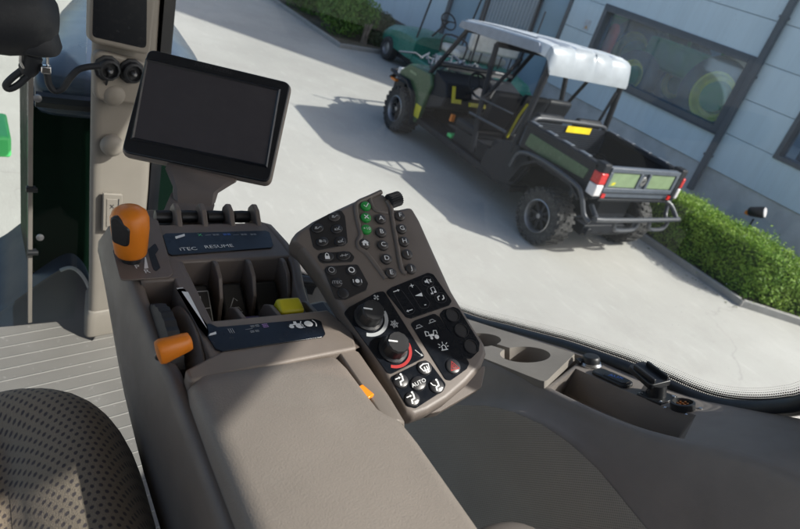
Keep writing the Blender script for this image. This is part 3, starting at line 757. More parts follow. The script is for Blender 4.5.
# ---- touchscreen monitor ------------------------------------------------------------------
a_, b_ = radians(30), radians(42)
nrm = V((-sin(a_)*cos(b_), -cos(a_)*cos(b_), sin(b_))); exm = V((cos(a_), -sin(a_), .03)).normalized()
C0 = ray(206, 117)*.93
MF = Fr(C0, exm, nrm.cross(exm)); 
if MF.n.dot(nrm) < 0: MF.n = -MF.n
tm = thing('touchscreen_monitor', 'black tablet style touchscreen monitor standing on a brown neck above the console', 'monitor', (.235, .725, -.40))
OUT = [(147, 46.5), (292.5, 81.5), (270.5, 184), (119, 152.5)]
bm = B(); P = MF.uvs(OUT); prism(bm, fillet(P, .013, 6), MF, -.024, -.003); part('housing', bm, M['taupe_lt'], tm, bevel=.008, bseg=3)
def inset(P, d):
    c = (sum(p[0] for p in P)/4, sum(p[1] for p in P)/4); return [(p[0]-(d if p[0] > c[0] else -d), p[1]-(d if p[1] > c[1] else -d)) for p in P]
SCQ = MF.uvs([(147.8, 61.5), (277.2, 90.9), (265, 164.4), (134.2, 137.3)])
bm = B(); Pi = fillet(inset(P, .0022), .012, 6)
if area2(Pi) < 0: Pi = Pi[::-1]
prism(bm, Pi, MF, -.006, -.001); bez = part('bezel', bm, M['bezel'], tm, bevel=.002, bseg=3)
bm = B()                                                   # raised lip round the screen
def lip(P, w, h):
    Q = inset(P, -w); n = 4
    if area2(P) < 0: P, Q = P[::-1], Q[::-1]
    o = [bm.verts.new(MF.pt(u, v, -.0005)) for u, v in Q]; i1 = [bm.verts.new(MF.pt(u, v, h)) for u, v in inset(P, -w*.5)]; i0 = [bm.verts.new(MF.pt(u, v, -.0003)) for u, v in P]
    bridge(bm, o, i1); bridge(bm, i1, i0)
lip(SCQ, .0045, .0016); part('screen_lip', bm, M['bezel'], tm, smooth=20)
bm = B(); prism(bm, SCQ, MF, -.0008, -.0003); part('screen', bm, M['screen'], tm)
bm = B(); u, v = MF.uv(214, 68, 0); text(bm, 'JOHN DEERE', MF, u, v, -.0007, .0095, .0, 1.05); part('marking', bm, M['mdark'], bez)
bm = B()
bot = [MF.pt(*MF.uv(x, y), -.02) for x, y in ((163, 163), (238, 179))]
c = (bot[0]+bot[1])/2; rings = []
for f, w, d in ((0, .050, .016), (.12, .049, .018), (.45, .030, .020), (.6, .0275, .022), (.63, .0235, .019), (.66, .0275, .022), (1, .027, .022)):
    q = c.lerp(V((.243, .735, -.41)), f)+V((0, 0, .008*(1-f)))
    ex = exm.lerp(V((1, 0, 0)), f).normalized(); ey = UP.cross(ex) if f > .5 else UP.cross(ex).lerp(-nrm, .5).normalized()
    rings.append([q+ex*(w*cx)+ey*(d*cy) for cx, cy in ((-1, -.6), (-.8, -1), (.8, -1), (1, -.6), (1, .6), (.8, 1), (-.8, 1), (-1, .6))])
loft(bm, rings); part('neck', bm, M['taupe'], tm, smooth=30)
bm = B(); bx(bm, .19, .30, .712, .765, -.46, -.415); part('mount', bm, M['taupe'], tm, bevel=.008)

# ---- keypad ------------------------------------------------------------------------------------
K = Fr((.346, .40, -.41), (cos(radians(8)), 0, sin(radians(8))), (0, cos(radians(25)), sin(radians(25))))
k1 = crop(290, 180, 4.407); k2 = crop(330, 270, 3.53)
kp = thing('control_keypad', 'tilted grey keypad of round lettered keys, dials and black panels beside the armrest', 'keypad', K.pt(.06, .1, -.06))
HO = [(291, 238), (297, 230), (312, 220), (334, 209), (356, 199), (378, 191.8), (385, 193), (392, 208), (399, 208), (412, 205.5), (420, 219), (436, 254), (453, 291), (474, 326), (486, 345), (488, 354), (483, 367), (468, 384), (448, 401), (428, 413), (414, 418), (407, 414), (398, 398), (375, 356), (345, 312), (322, 274), (301, 246)]
bm = B()
Pk = fillet(K.uvs(HO), .006, 3)
if area2(Pk) < 0: Pk = Pk[::-1]
cu, cv = sum(p[0] for p in Pk)/len(Pk), sum(p[1] for p in Pk)/len(Pk)
def kring(s, w): return [K.pt(cu+(u-cu)*(1-s/ max(1e-6, sqrt((u-cu)**2+(v-cv)**2))), cv+(v-cv)*(1-s/max(1e-6, sqrt((u-cu)**2+(v-cv)**2))), w) for u, v in Pk]
loft(bm, [kring(.012, -.034), kring(.003, -.030), kring(0, -.020), kring(0, -.008), kring(.0015, -.003), kring(.005, -.0003), kring(.008, 0)])
part('housing', bm, M['keyhouse'], kp, smooth=45)
bm = B(); prism(bm, fillet(K.uvs([(425, 415), (486, 362), (481, 388), (440, 412)], -.03), .004), K, -.045, -.028); part('rear_foot', bm, M['keyhouse'], kp, bevel=.003)
# ridges that bound the raised key islands
for L, r in ((k1([(402, 52), (345, 78), (303, 97), (290, 122), (298, 180), (312, 240), (300, 272), (304, 300), (335, 322), (380, 380), (422, 436)]), .0032), (k1([(428, 92), (445, 125), (452, 180), (470, 280), (490, 390), (512, 412)]), .0034), (k1([(352, 85), (372, 130), (430, 145)]), .003)):
    bm = B(); tube(bm, [K.pt(*q, -.0004) for q in K.uvs(L)], r, 10, 4); part('ridge', bm, M['keyhouse'], kp)
# ribbed thumb roller
u, v = K.uv(393.5, 197, .0); bm = B()
p0 = K.uv(387.5, 195.5); p1 = K.uv(398.5, 192); p2 = K.uv(401, 206)
dr = V((p1[0]-p0[0], p1[1]-p0[1])); L_ = dr.length; dr = (K.ex*dr.x+K.ey*dr.y).normalized()
cc = K.pt(*K.uv(394, 200)); sg = 40
rr = []
for z in (-L_/2, -L_/2+.001, L_/2-.001, L_/2):
    e = .9 if abs(z) > L_/2-.0005 else 1
    x_, y_ = axes(dr); rr.append([cc+dr*z+(x_*cos(2*pi*j/sg)+y_*sin(2*pi*j/sg))*((.0098 if j % 2 else .0084)*e) for j in range(sg)])
loft(bm, rr); part('thumb_roller', bm, M['rubber'], kp, smooth=20)
# inset panels
for L in (k1([(84, 214), (110, 185), (170, 150), (225, 132), (242, 160), (255, 275), (240, 290), (122, 312), (102, 295)]), k1([(120, 338), (132, 322), (262, 315), (285, 340), (274, 362), (145, 369), (128, 358)]),
          k1([(150, 396), (165, 381), (298, 372), (345, 458), (335, 488), (245, 529), (198, 525)])):
    bm = B(); prism(bm, fillet(K.uvs(L), .004), K, -.001, .0007); part('panel', bm, M['keydark'], kp, bevel=.0004)
KP = {}
for nm, L in (('knob', [(48, 152), (66, 132), (165, 79), (190, 75), (336, 308), (215, 368), (202, 364)]), ('radio', [(195, 78), (215, 63), (345, 10), (364, 16), (430, 110), (420, 126), (287, 172), (268, 168)]),
              ('centre', [(283, 190), (300, 178), (368, 154), (386, 166), (492, 330), (482, 350), (425, 391), (407, 388)]), ('pill', [(385, 158), (400, 141), (435, 130), (456, 140), (528, 258), (525, 286), (496, 315), (475, 311)]),
              ('air', [(210, 379), (335, 318), (352, 328), (409, 404), (400, 426), (302, 489), (270, 482)])):
    bm = B(); prism(bm, fillet(K.uvs(k2(L)), .0045), K, -.001, .0009); KP[nm] = part('panel', bm, M['gloss'], kp, bevel=.0004)
# keys
def key(px, py, r, m, h=.004, mark=None, mm='white', ru=None, rot=0, n=24, size=None, trot=-.2, thin=None, label=None):
    u, v = K.uv(px, py, h*.6); bm = B(); dome(bm, K, circ(u, v, r, n, ru, rot), -.0005, h*.55, h)
    k = part('key', bm, M[m], kp, smooth=50, label=label)
    if mark:
        bm = B()
        if isinstance(mark, str): text(bm, mark, K, u, v, h+.0002, size or r*1.25, trot, 1.1)
        else:
            for kind, pts, t in mark:
                c, s = cos(trot), sin(trot); Q = [(u+(c*x-s*y)*r, v+(s*x+c*y)*r) for x, y in pts]
                if kind == 's': stroke(bm, Q, K, h+.0002, t*r)
                else: flat(bm, Q, K, h+.0002)
        part('marking', bm, M[mm], k)
    return k
for (px, py), s in zip(k1([(400, 171), (402, 230), (410, 287), (425, 347), (445, 410), (484, 158), (492, 215), (503, 271), (517, 327), (534, 391)]), 'ABCDEFGHIJ'):
    key(px, py, .0070, 'key', mark=s)
g = k1([(334, 114), (335, 165), (337, 217), (330, 281)])
key(*g[0], .0066, 'green', mark=[('s', [(-.5, 0), (-.1, -.45), (.55, .5)], .2)], label='green key with a tick')
key(*g[1], .0066, 'green', mark=[('s', [(-.4, -.4), (.4, .4)], .2), ('s', [(-.4, .4), (.4, -.4)], .2)], label='green key with a cross')
key(*g[2], .0066, 'green', mark='+10', size=.0055, label='green key below the cross key')
key(*g[3], .0070, 'key', mark=[('f', [(-.5, -.5), (-.15, -.5), (-.15, -.1), (.15, -.1), (.15, -.5), (.5, -.5), (.5, .1), (-.5, .1)], 0), ('f', [(-.7, .1), (.7, .1), (0, .65)], 0)])
imp = [('s', [(-.7, -.25), (-.1, -.25), (.5, .35), (.75, .2)], .16), ('f', [(-.6, -.1), (-.15, -.1), (-.15, .3), (-.6, .2)], 0)]
imp2 = [('s', [(-.6, -.4), (.1, -.3), (.5, .5)], .16), ('s', [(-.2, .1), (.6, -.3)], .14), ('f', [(-.6, -.35), (-.3, -.35), (-.3, -.05), (-.6, -.05)], 0)]
imp3 = [('s', [(-.75, 0), (.7, 0)], .12), ('f', [(-.7, -.3), (-.2, -.3), (-.2, .3), (-.7, .3)], 0), ('s', [(.1, .3), (.5, .3), (.5, -.3)], .12)]
for (px, py), mk, m_ in zip(k1([(196, 163), (122, 213), (207, 216), (143, 272), (222, 270)]), (imp, imp, imp2, imp3, imp2), ('key', 'keydark', 'keydark', 'keydark', 'keydark')):
    key(px, py, .0060, m_, h=.0028, mark=mk, mm='mgrey', ru=.0078, rot=.25)
lk = [('f', [(-.45, -.6), (.45, -.6), (.45, .1), (-.45, .1)], 0), ('s', [(-.3, .1), (-.3, .45), (0, .7), (.3, .45), (.3, .1)], .16)]
kl = k1([(163, 338), (237, 334), (182, 398), (270, 398), (207, 453), (296, 447), (235, 500)])
key(*kl[0], .0062, 'keydark', h=.0022, mark=lk, ru=.0085, rot=.1); key(*kl[1], .0062, 'keydark', h=.0022, mark=[('s', [(-.8, -.2), (-.2, 0), (.2, 0), (.8, .25)], .14), ('s', [(-.35, -.25), (-.35, .25)], .14), ('s', [(.35, -.2), (.35, .35)], .14)], mm='mgrey', ru=.0085, rot=.1)
oct_ = [(cos(radians(a))*.55, sin(radians(a))*.55) for a in range(0, 361, 45)]
key(*kl[2], .0062, 'keydark', h=.0024, mark=[('s', oct_, .12)], mm='mgrey'); key(*kl[3], .0062, 'keydark', h=.0024, mark=[('s', oct_, .2)], mm='white')
key(*kl[4], .0062, 'keydark', h=.0024, mark='iTEC', mm='mgrey', size=.0055); key(*kl[5], .0062, 'keydark', h=.0024, mark=[('f', [(x*.8, y*.8) for x, y in oct_[:-1]], 0), ('s', [(-.8, .35), (-.8, -.35)], .14), ('s', [(.8, .35), (.8, -.35)], .14)], mm='white')
key(*kl[6], .0066, 'keydark', h=.0024)
# dials
for i, (px, py) in enumerate(k2([(138, 163), (225, 275)])):
    u, v = K.uv(px, py, .004); bm = B(); rr = []; sg = 48
    for rad, w in ((.0168, -.0005), (.0168, .003), (.0142, .0045), (.0132, .0175), (.0118, .0198)):
        rr.append([K.pt(u+(rad*(1 if (j % 4 < 2 or w < .004 or w > .02) else .965))*cos(2*pi*j/sg), v+(rad*(1 if (j % 4 < 2 or w < .004 or w > .02) else .965))*sin(2*pi*j/sg), w) for j in range(sg)])
    loft(bm, rr); kn = part('dial', bm, M['black'], kp, smooth=25)
    bm = B(); stroke(bm, [(u+cos(2.75)*.0015, v+sin(2.75)*.0015), (u+cos(2.75)*.0118, v+sin(2.75)*.0112)], K, .0201, .0018); part('pointer', bm, M['white'], kn)
    bm = B(); A_ = arc(u, v, .0215, -118, 8, 16) if i == 0 else arc(u, v, .0208, -120, 5, 16)
    stroke(bm, A_, K, .0012, .0042 if i == 0 else .0035); part('dial_scale', bm, M['mgrey'] if i == 0 else M['red'], KP['knob'])
def marks(pan, items, mm='white'):
    for px, py, r, trot, mk in items:
        bm = B(); u, v = K.uv(px, py, .001); c, s = cos(trot), sin(trot)
        if isinstance(mk, str): text(bm, mk, K, u, v, .00125, r, trot); part('marking', bm, M[mm], pan); continue
        for kind, pts, t in mk:
            Q = [(u+(c*x-s*y)*r, v+(s*x+c*y)*r) for x, y in pts]
            if kind == 's': stroke(bm, Q, K, .00125, t*r)
            else: flat(bm, Q, K, .00125)
        part('marking', bm, M[mm], pan)
def P2(u, v): return k2([(u, v)])[0]
fan = [('f', [(0, 0), (r1*cos(radians(a)), r1*sin(radians(a))), (r1*cos(radians(a+45)), r1*sin(radians(a+45)))], 0) for a in range(0, 360, 90) for r1 in (.9,)]
snow = [('s', [(-cos(radians(a))*.9, -sin(radians(a))*.9), (cos(radians(a))*.9, sin(radians(a))*.9)], .22) for a in (0, 60, 120)]
marks(KP['knob'], [(*P2(163, 97), .0042, 0, fan), (*P2(227, 191), .0058, 0, snow+[('s', [(x*1.1, y*1.1) for x, y in oct_], .15)])], 'mgrey')
marks(KP['knob'], [(*P2(312, 293), .005, 0, [('s', [(-.5, .9), (.5, -.7)], .18), ('f', [(.2, -.9), (.9, -.9), (.6, -.3)], 0)])], 'mgrey')
arrow = [('s', [(-.9, 0), (.9, 0)], .2), ('f', [(.4, .35), (1, 0), (.4, -.35)], 0)]; arrowl = [('s', [(-.9, 0), (.9, 0)], .2), ('f', [(-.4, .35), (-1, 0), (-.4, -.35)], 0)]
mute = [('f', [(-.8, -.25), (-.4, -.25), (.1, -.7), (.1, .7), (-.4, .25), (-.8, .25)], 0), ('s', [(.35, -.4), (.9, .4)], .16), ('s', [(.35, .4), (.9, -.4)], .16)]
note = [('s', [(-.3, -.6), (-.3, .7), (.6, .85), (.6, -.4)], .18), ('f', [(-.8, -.8), (-.2, -.8), (-.2, -.4), (-.8, -.4)], 0), ('f', [(.1, -.6), (.7, -.6), (.7, -.2), (.1, -.2)], 0)]
tel = [('s', [(-.8, -.5), (-.7, .3), (-.1, .5)], .28), ('s', [(.8, .5), (.7, -.3), (.1, -.5)], .28)]
marks(KP['radio'], [(*P2(234, 74), .0048, .1, arrow), (*P2(281, 143), .0048, .1, arrowl), (*P2(289, 57), .011, 0, '+'), (*P2(335, 121), .011, 0, '-'), (*P2(312, 88), .005, -.1, [('f', [(-1, -.15), (1, -.5), (1, .5)], 0)]),
                      (*P2(345, 40), .0055, 0, mute), (*P2(363, 73), .0055, 0, note), (*P2(391, 98), .0055, 0, tel)])
for L in ([(222, 82), (250, 70), (300, 140), (292, 155), (270, 160)], [(272, 62), (300, 52), (352, 118), (345, 135), (320, 138)]):
    bm = B(); Q = fillet(K.uvs(k2(L)), .004); stroke(bm, Q+[Q[0]], K, .0012, .0005); part('switch_outline', bm, M['mdark'], KP['radio'])
for px, py in ((345, 40), (363, 73), (391, 98)):
    bm = B(); u, v = K.uv(*P2(px, py), .001); stroke(bm, circ(u, v, .0068, 20, .0082, .2)+[circ(u, v, .0068, 20, .0082, .2)[0]], K, .0012, .0005); part('switch_outline', bm, M['mdark'], KP['radio'])
car = [('s', [(-.9, -.3), (.9, -.3)], .16), ('s', [(-.5, -.3), (-.3, .25), (.4, .25), (.7, -.2)], .16)]
trac = [('f', [(-.95, -.25), (-.1, -.1), (-.1, .28), (-.95, .18)], 0), ('s', [(-.15, .25), (-.05, .8), (.45, .8), (.5, .2)], .14), ('f', [(.25+.40*x, -.3+.40*y) for x, y in [(cos(radians(a)), sin(radians(a))) for a in range(0, 360, 30)]], 0), ('f', [(-.7+.24*x, -.45+.24*y) for x, y in [(cos(radians(a)), sin(radians(a))) for a in range(0, 360, 30)]], 0)]
beac = [('s', [(-.4, -.6), (-.4, .1), (0, .4), (.4, .1), (.4, -.6)], .2), ('s', [(-.7, -.6), (.7, -.6)], .2), ('s', [(0, .6), (0, 1)], .15), ('s', [(.6, .4), (.95, .7)], .15), ('s', [(-.6, .4), (-.95, .7)], .15), ('s', [(.7, 0), (1.05, 0)], .15), ('s', [(-.7, 0), (-1.05, 0)], .15)]
marks(KP['centre'], [(*P2(370, 230), .0072, -.15, trac), (*P2(345, 224), .0052, -.15, [('s', [(-.6, .5), (.2, .3), (.2, -.5), (-.6, -.6), (-.6, .5)], .22)]), (*P2(401, 271), .0062, -.1, beac)])
marks(KP['centre'], [(*P2(312, 199), .0058, .1, car), (*P2(358, 180), .0058, .1, car)], 'mgrey')
key(*P2(435, 340), .0092, 'keydark', h=.0030, mark=[('s', [(-.6, -.45), (.6, -.45), (0, .6), (-.6, -.45), (.6, -.45)], .14), ('s', [(-.25, -.22), (.25, -.22), (0, .2), (-.25, -.22)], .1)], mm='red', trot=0, label='round key with a red warning triangle')
for u_, v_ in ((432, 160), (463, 214), (497, 271)):
    px, py = P2(u_, v_); u, v = K.uv(px, py, .001); bm = B()
    cq = circ(u, v, .0092, 28); ri = circ(u, v, .0080, 28)
    loft(bm, [[K.pt(*q, .0005) for q in cq], [K.pt(*q, .0024) for q in circ(u, v, .0088, 28)], [K.pt(*q, .0024) for q in circ(u, v, .0083, 28)], [K.pt(*q, .0012) for q in ri]]); part('blank_switch', bm, M['keydark'], kp)
air1 = [('s', [(.35, .55), (.22, -.05), (-.25, -.12), (-.38, -.6)], .24), ('f', [(.3+.16*x, .74+.16*y) for x, y in [(cos(radians(a)), sin(radians(a))) for a in range(0, 360, 40)]], 0), ('s', [(-.75, .42), (-.1, .42)], .13), ('f', [(-.2, .24), (.08, .42), (-.2, .6)], 0), ('s', [(-.05, -.5), (.5, -.5)], .13), ('f', [(.4, -.68), (.68, -.5), (.4, -.32)], 0)]
air2 = air1[:2]+[('s', [(-.75, .42), (-.1, .42)], .13), ('f', [(-.2, .24), (.08, .42), (-.2, .6)], 0)]
air3 = air1[:2]+[('s', [(-.7, .7), (-.55, .3), (-.2, .1)], .12), ('s', [(-.05, -.5), (.5, -.5)], .13), ('f', [(.4, -.68), (.68, -.5), (.4, -.32)], 0)]
ws_ = [('s', [(-.7, .3), (0, .5), (.7, .3), (.45, -.4), (-.45, -.4), (-.7, .3)], .16), ('s', [(-.2, -.7), (-.1, .1)], .16), ('s', [(.2, -.7), (.3, .1)], .16)]
for (a, b), mk in (((251, 391), air2), ((334, 345), ws_), ((377, 410), air3), ((291, 455), air1)): key(*P2(a, b), .0083, 'keydark', h=.0032, mark=mk, trot=.1, ru=.0088)
key(*P2(312, 400), .0083, 'keydark', h=.0032, mark='AUTO', size=.0062, trot=.12, ru=.0098, rot=.2)

# ---- moulded side console over the wheel arch -----------------------------------------------------
DECK = [(-.6, -.25), (0, -.33), (.10, -.352), (.179, -.392), (.242, -.438), (.298, -.470), (.376, -.502), (.5, -.546), (.617, -.603), (.745, -.667), (.9, -.735), (1.0, -.77), (1.3, -.85)]
def deckz(y):
    for (y0, z0), (y1, z1) in zip(DECK, DECK[1:]):
        if y <= y1: return z0+(z1-z0)*(y-y0)/(y1-y0)
    return DECK[-1][1]
def deckS(y): return (deckz(y-.03)+deckz(y-.015)+deckz(y)*2+deckz(y+.015)+deckz(y+.03))/6
XO, XI = .862, .700
def dz(x, y): f = (XO-x)/(XO-XI); return deckS(y)-.012*f
def deckpt(px, py, up=0.):
    d = ray(px, py); lo, hi = .3, 3.0
    for _ in range(50):
        m = (lo+hi)/2; p = d*m
        if p.z > dz(p.x, p.y)+up: lo = m
        else: hi = m
    return d*lo
sc_ = thing('side_console', 'dark moulded side console with cup holder cover and open tray under the side window', 'side console', (.8, .4, -1.1))
tl0, tl1 = deckpt(557, 383), deckpt(575, 369); tr0, tr1 = deckpt(684, 440), deckpt(699, 409)
xt0, xt1 = .711, .802
print('tray', tl0, tl1, tr0, tr1)                       # tray from inner lip to socket shelf
def yl(x): return tl0.y+(tl1.y-tl0.y)*(x-tl0.x)/(tl1.x-tl0.x)
def yr(x): return tr0.y+(tr1.y-tr0.y)*(x-tr0.x)/(tr1.x-tr0.x)
bm = B()
cols = [XO, .853, .8515, xt1+.0015, xt1, xt1-.002, .78, .74, xt0+.002, xt0, xt0-.0015, XI+.003, XI]
def yvals(x):
    a, b = yr(x), yl(x)
    ys = [-.5, -.25, 0, .06, .12, .16, .19, .205]+[a+(b-a)*k for k in (-.03, -.008, 0, .008, .02, .1, .2, .3, .4, .5, .6, .7, .8, .9, .98, .992, 1, 1.008, 1.03)]+[b+.05+.05*k for k in range(9)]+[1.0, 1.15, 1.3]
    return sorted(ys), a, b
rows = []
for x in cols:
    ys, a, b = yvals(x); row = []
    for y in ys:
        z = dz(x, y)
        inx = xt0 < x < xt1; iny = a+1e-6 < y < b-1e-6 and not (abs(y-a) < .0045*(b-a)+0 or abs(y-b) < .0045*(b-a))
        if inx and iny: z -= .048
        if xt0 < x < .852 and b+.03 < y < .84: z -= .088
        if x == XI: z -= .012
        elif x == XI+.003: z -= .003
        row.append(V((x, y, z)))
    rows.append(row)
# inner wall of the console down to the arch line, then the textured panel
arcp = [(-.5, -.62), (-.2, -.58), (0, -.556), (.12, -.538), (.199, -.533), (.272, -.526), (.32, -.530), (.37, -.543), (.42, -.566), (.469, -.598), (.52, -.645), (.583, -.706), (.66, -.79), (.75, -.90), (.82, -1.0), (.87, -1.1), (.95, -1.12), (1.0, -1.13), (1.1, -1.13), (1.3, -1.13)]
def arcz(y):
    for (y0, z0), (y1, z1) in zip(arcp, arcp[1:]):
        if y <= y1: return z0+(z1-z0)*(y-y0)/(y1-y0)
    return arcp[-1][1]
yw = yvals(XI)[0]
for f, x in ((.25, .694), (.5, .687), (.75, .679), (.93, .671), (1.0, .664), (1.02, .661)):
    rows.append([V((x, y, (dz(XI, y)-.012)*(1-min(1, f))+arcz(y)*min(1, f)-(.004 if f > 1 else 0))) for y in yw])
grid(bm, rows); part('moulding', bm, M['fender'], sc_, smooth=50)
bm = B(); ys_ = [y/40 for y in range(-20, 53)]
grid(bm, [[V((.660, y, arcz(y)-.002)) for y in ys_], [V((.658, y, arcz(y)-.05)) for y in ys_], [V((.655, y, min(arcz(y)-.06, -.9))) for y in ys_], [V((.64, y, -1.16)) for y in ys_]])
part('textured_panel', bm, M['weave'], sc_, smooth=60)
# cup holder cover
bm = B()
c1 = deckpt(525, 352, .008); c2 = deckpt(478, 338, .008)
CF = Fr((.80, .56, dz(.80, .56)+.0045), (1, 0, .1), (0, 1, (dz(.8, .62)-dz(.8, .5))/.12))
def cuv(p): q = p-CF.o; return (q.dot(CF.ex), q.dot(CF.ey))
q0 = [cuv(deckpt(x, y, .008)) for x, y in ((575, 353), (545, 384))]
outer = fillet([q0[0], q0[1], (q0[1][0]+.0, .42), (q0[0][0]-.005, .42)], [.006, .008, .01, .01], 4)
holes = [circ(*cuv(c1), .042, 40), circ(*cuv(c2), .042, 40)]
hc1 = cuv(c1); hc2 = cuv(c2)
gap = []
def wall_loop(P, w0, w1):
    a = [bm.verts.new(CF.pt(u, v, w0)) for u, v in P]; b = [bm.verts.new(CF.pt(u, v, w1)) for u, v in P]; bridge(bm, a, b); return a, b
# one outline for both wells joined by a slot
dvec = V((hc2[0]-hc1[0], hc2[1]-hc1[1])); dl_ = dvec.length; print('cups', c1, c2); dvec /= dl_; pv = V((-dvec.y, dvec.x))
hole = []
HR = .042; half = .0065; an = math.asin(half/HR); a0 = atan2(dvec.y, dvec.x)
for k in range(33): 
    t = a0+an+(2*pi-2*an)*k/32; hole.append((hc1[0]+HR*cos(t), hc1[1]+HR*sin(t)))
for k in range(33):
    t = a0+pi+an+(2*pi-2*an)*k/32; hole.append((hc2[0]+HR*cos(t), hc2[1]+HR*sin(t)))
vo = [bm.verts.new(CF.pt(u, v, 0)) for u, v in outer]; vh = [bm.verts.new(CF.pt(u, v, 0)) for u, v in hole]
es = [bm.edges.new((vo[i-1], vo[i])) for i in range(len(vo))]+[bm.edges.new((vh[i-1], vh[i])) for i in range(len(vh))]
bmesh.ops.triangle_fill(bm, use_beauty=True, use_dissolve=False, edges=es)
lo = [bm.verts.new(CF.pt(u, v, -.012)) for u, v in outer]; bridge(bm, vo, lo)
h1 = [bm.verts.new(CF.pt(u, v, -.006)) for u, v in hole]; bridge(bm, vh, h1)
part('cup_cover', bm, M['cupcover'], sc_, smooth=35)
bm = B(); a = [bm.verts.new(CF.pt(u, v, -.006)) for u, v in hole]; cu_ = [bm.verts.new(CF.pt(hc1[0]*.5+hc2[0]*.5+(u-hc1[0]*.5-hc2[0]*.5)*.93, hc1[1]*.5+hc2[1]*.5+(v-hc1[1]*.5-hc2[1]*.5)*.95, -.075)) for u, v in hole]
bridge(bm, a, cu_); bm.faces.new(cu_); part('cup_well', bm, M['fender'], sc_, smooth=35)
# sockets on the shelf
def deckframe(px, py, up=0):
    p = deckpt(px, py, up); t = V((0, .02, deckS(p.y+.01)-deckS(p.y-.01))).normalized(); e = V((1, 0, .1)).normalized()
    return Fr(p-V((0, 0, up)), e, t)
F_ = deckframe(592, 362, .006); bm = B()
lathe(bm, [(.019, -.001), (.019, .003), (.016, .006), (.0145, .006)], F_.o, F_.n, 28); s1 = part('outlet', bm, M['chrome'], sc_)
bm = B(); lathe(bm, [(.0145, 0), (.0145, .012), (.012, .016), (0, .017)], F_.o, F_.n, 24); box(bm, F_.pt(-.016, .010, .006), (.012, .010, .007)); part('outlet_cap', bm, M['black'], s1, bevel=.001)
F_ = deckframe(612.5, 377.5, .004); bm = B()
prism(bm, fillet([(-.013, -.034), (.013, -.034), (.013, .032), (-.013, .032)], .010), F_, -.001, .006); s2 = part('port_cover', bm, M['black'], sc_, bevel=.002)
bm = B(); prism(bm, fillet([(-.010, -.030), (.010, -.030), (.010, .012), (-.010, .012)], .007), F_, .005, .0078); part('flap', bm, M['black'], s2, bevel=.001)
bm = B(); text(bm, 'AUX', F_, 0, -.008, .0081, .011, -1.2); part('marking', bm, M['mblue'], s2)
F_ = deckframe(657, 397, .0); bm = B()
prism(bm, fillet([(-.020, -.021), (.020, -.021), (.020, .021), (-.020, .021)], .003), F_, -.001, .003); s3 = part('connector', bm, M['black'], sc_, bevel=.0008)
bm = B(); cyl(bm, F_.pt(0, 0, .002), F_.pt(0, 0, .02), .0125); part('collar', bm, M['black'], s3)
for a in (-1, 1):
    for b in (-1, 1):
        bm = B(); lathe(bm, [(.0028, 0), (.0028, .0012), (0, .002)], F_.pt(a*.0155, b*.0165, .003), F_.n, 10); part('screw', bm, M['chrome'], s3)
L0 = F_.pt(.006, .022, .026); LF = Fr(L0, V((1, -.15, .25)), V((.1, 1, -.2)))
bm = B(); prism(bm, fillet([(-.021, -.028), (.017, -.030), (.021, .016), (.010, .027), (-.016, .025)], .006), LF, -.004, .005)
for x in (-.013, .011): prism(bm, [(x-.002, -.027), (x+.002, -.027), (x+.002, .016), (x-.002, .016)], LF, .004, .012)
part('connector_lid', bm, M['black'], s3, bevel=.0012)
bm = B(); box(bm, F_.pt(.004, .018, .010), (.014, .008, .022)); part('lid_hinge', bm, M['steel'], s3, bevel=.001)
F_ = deckframe(684, 406, .004); bm = B()
lathe(bm, [(.0165, -.001), (.0165, .009), (.0135, .010), (.0125, .004), (0, .004)], F_.o, F_.n, 26); s4 = part('round_connector', bm, M['black'], sc_)
bm = B()
for k in range(6): cyl(bm, F_.pt(.0065*cos(k*1.05), .0065*sin(k*1.05), .004), F_.pt(.0065*cos(k*1.05), .0065*sin(k*1.05), .008), .0016, seg=8)
cyl(bm, F_.pt(0, 0, .004), F_.pt(0, 0, .008), .0016, seg=8); part('pins', bm, M['copper'], s4)
for a in (-1, 1):
    for b in (-1, 1):
        bm = B(); lathe(bm, [(.0028, 0), (.0028, .0012), (0, .002)], F_.pt(a*.0165, b*.0165, .0), F_.n, 10); part('screw', bm, M['chrome'], s4)

# ---- side window -------------------------------------------------------------------------------------
sw_ = thing('side_window', 'large side window pane with a black seal and dotted black edge above the side console', 'window', (.885, .7, -.6))
bord = [(1.375, -.90), (1.30, -.865), (1.15, -.81), (1.0, -.755), (.9, -.722), (.82, -.69)]+[(q.y, q.z) for q in [onX(x, y, .88) for x, y in ((480, 318), (510, 325.5), (540, 333.5), (570, 341.5), (600, 351.5), (630, 362), (660, 374.5), (690, 388), (715, 396.5), (740, 400.5), (765, 401), (785, 399), (800, 396))]]
bord += [(.178, -.335), (.170, -.28), (.170, -.1), (.17, .2), (.17, .5)]
bs = [V(p) for p in bord]
bs3 = smoothpath([V((p.x, p.y, 0)) for p in bs], 4)
def offs(P, d):
    out = []
    for i in range(len(P)):
        t = (P[min(len(P)-1, i+1)]-P[max(0, i-1)]).normalized(); n = V((t.y, -t.x, 0)); n = n if (V((.8, .2, 0))-P[i]).dot(n) > 0 else -n
        out.append(P[i]+n*d)
    return out
bm = B()
def plan(y):                                  # the pane bends round to the corner post at the front
    return .886 if y < .72 else .886-.52*((y-.72)/.66)**2.2
rows = []
def botz(y):
    c = [p for p in bs3 if p.x > .19]
    c = sorted(c, key=lambda p: p.x)
    for p, q in zip(c, c[1:]):
        if p.x <= y <= q.x: return p.y+(q.y-p.y)*(y-p.x)/max(1e-6, q.x-p.x)
    return c[-1].y-.5*(y-c[-1].x) if y > 1 else -.28
ys_ = [.172, .18, .19]+[.196+.02*k for k in range(60)]
zb_ = {.172: -.28, .18: -.335, .19: -.365}
cols_w = [(y, zb_.get(y, botz(y) if y > .196 else -.376)) for y in ys_ if y < 1.385]
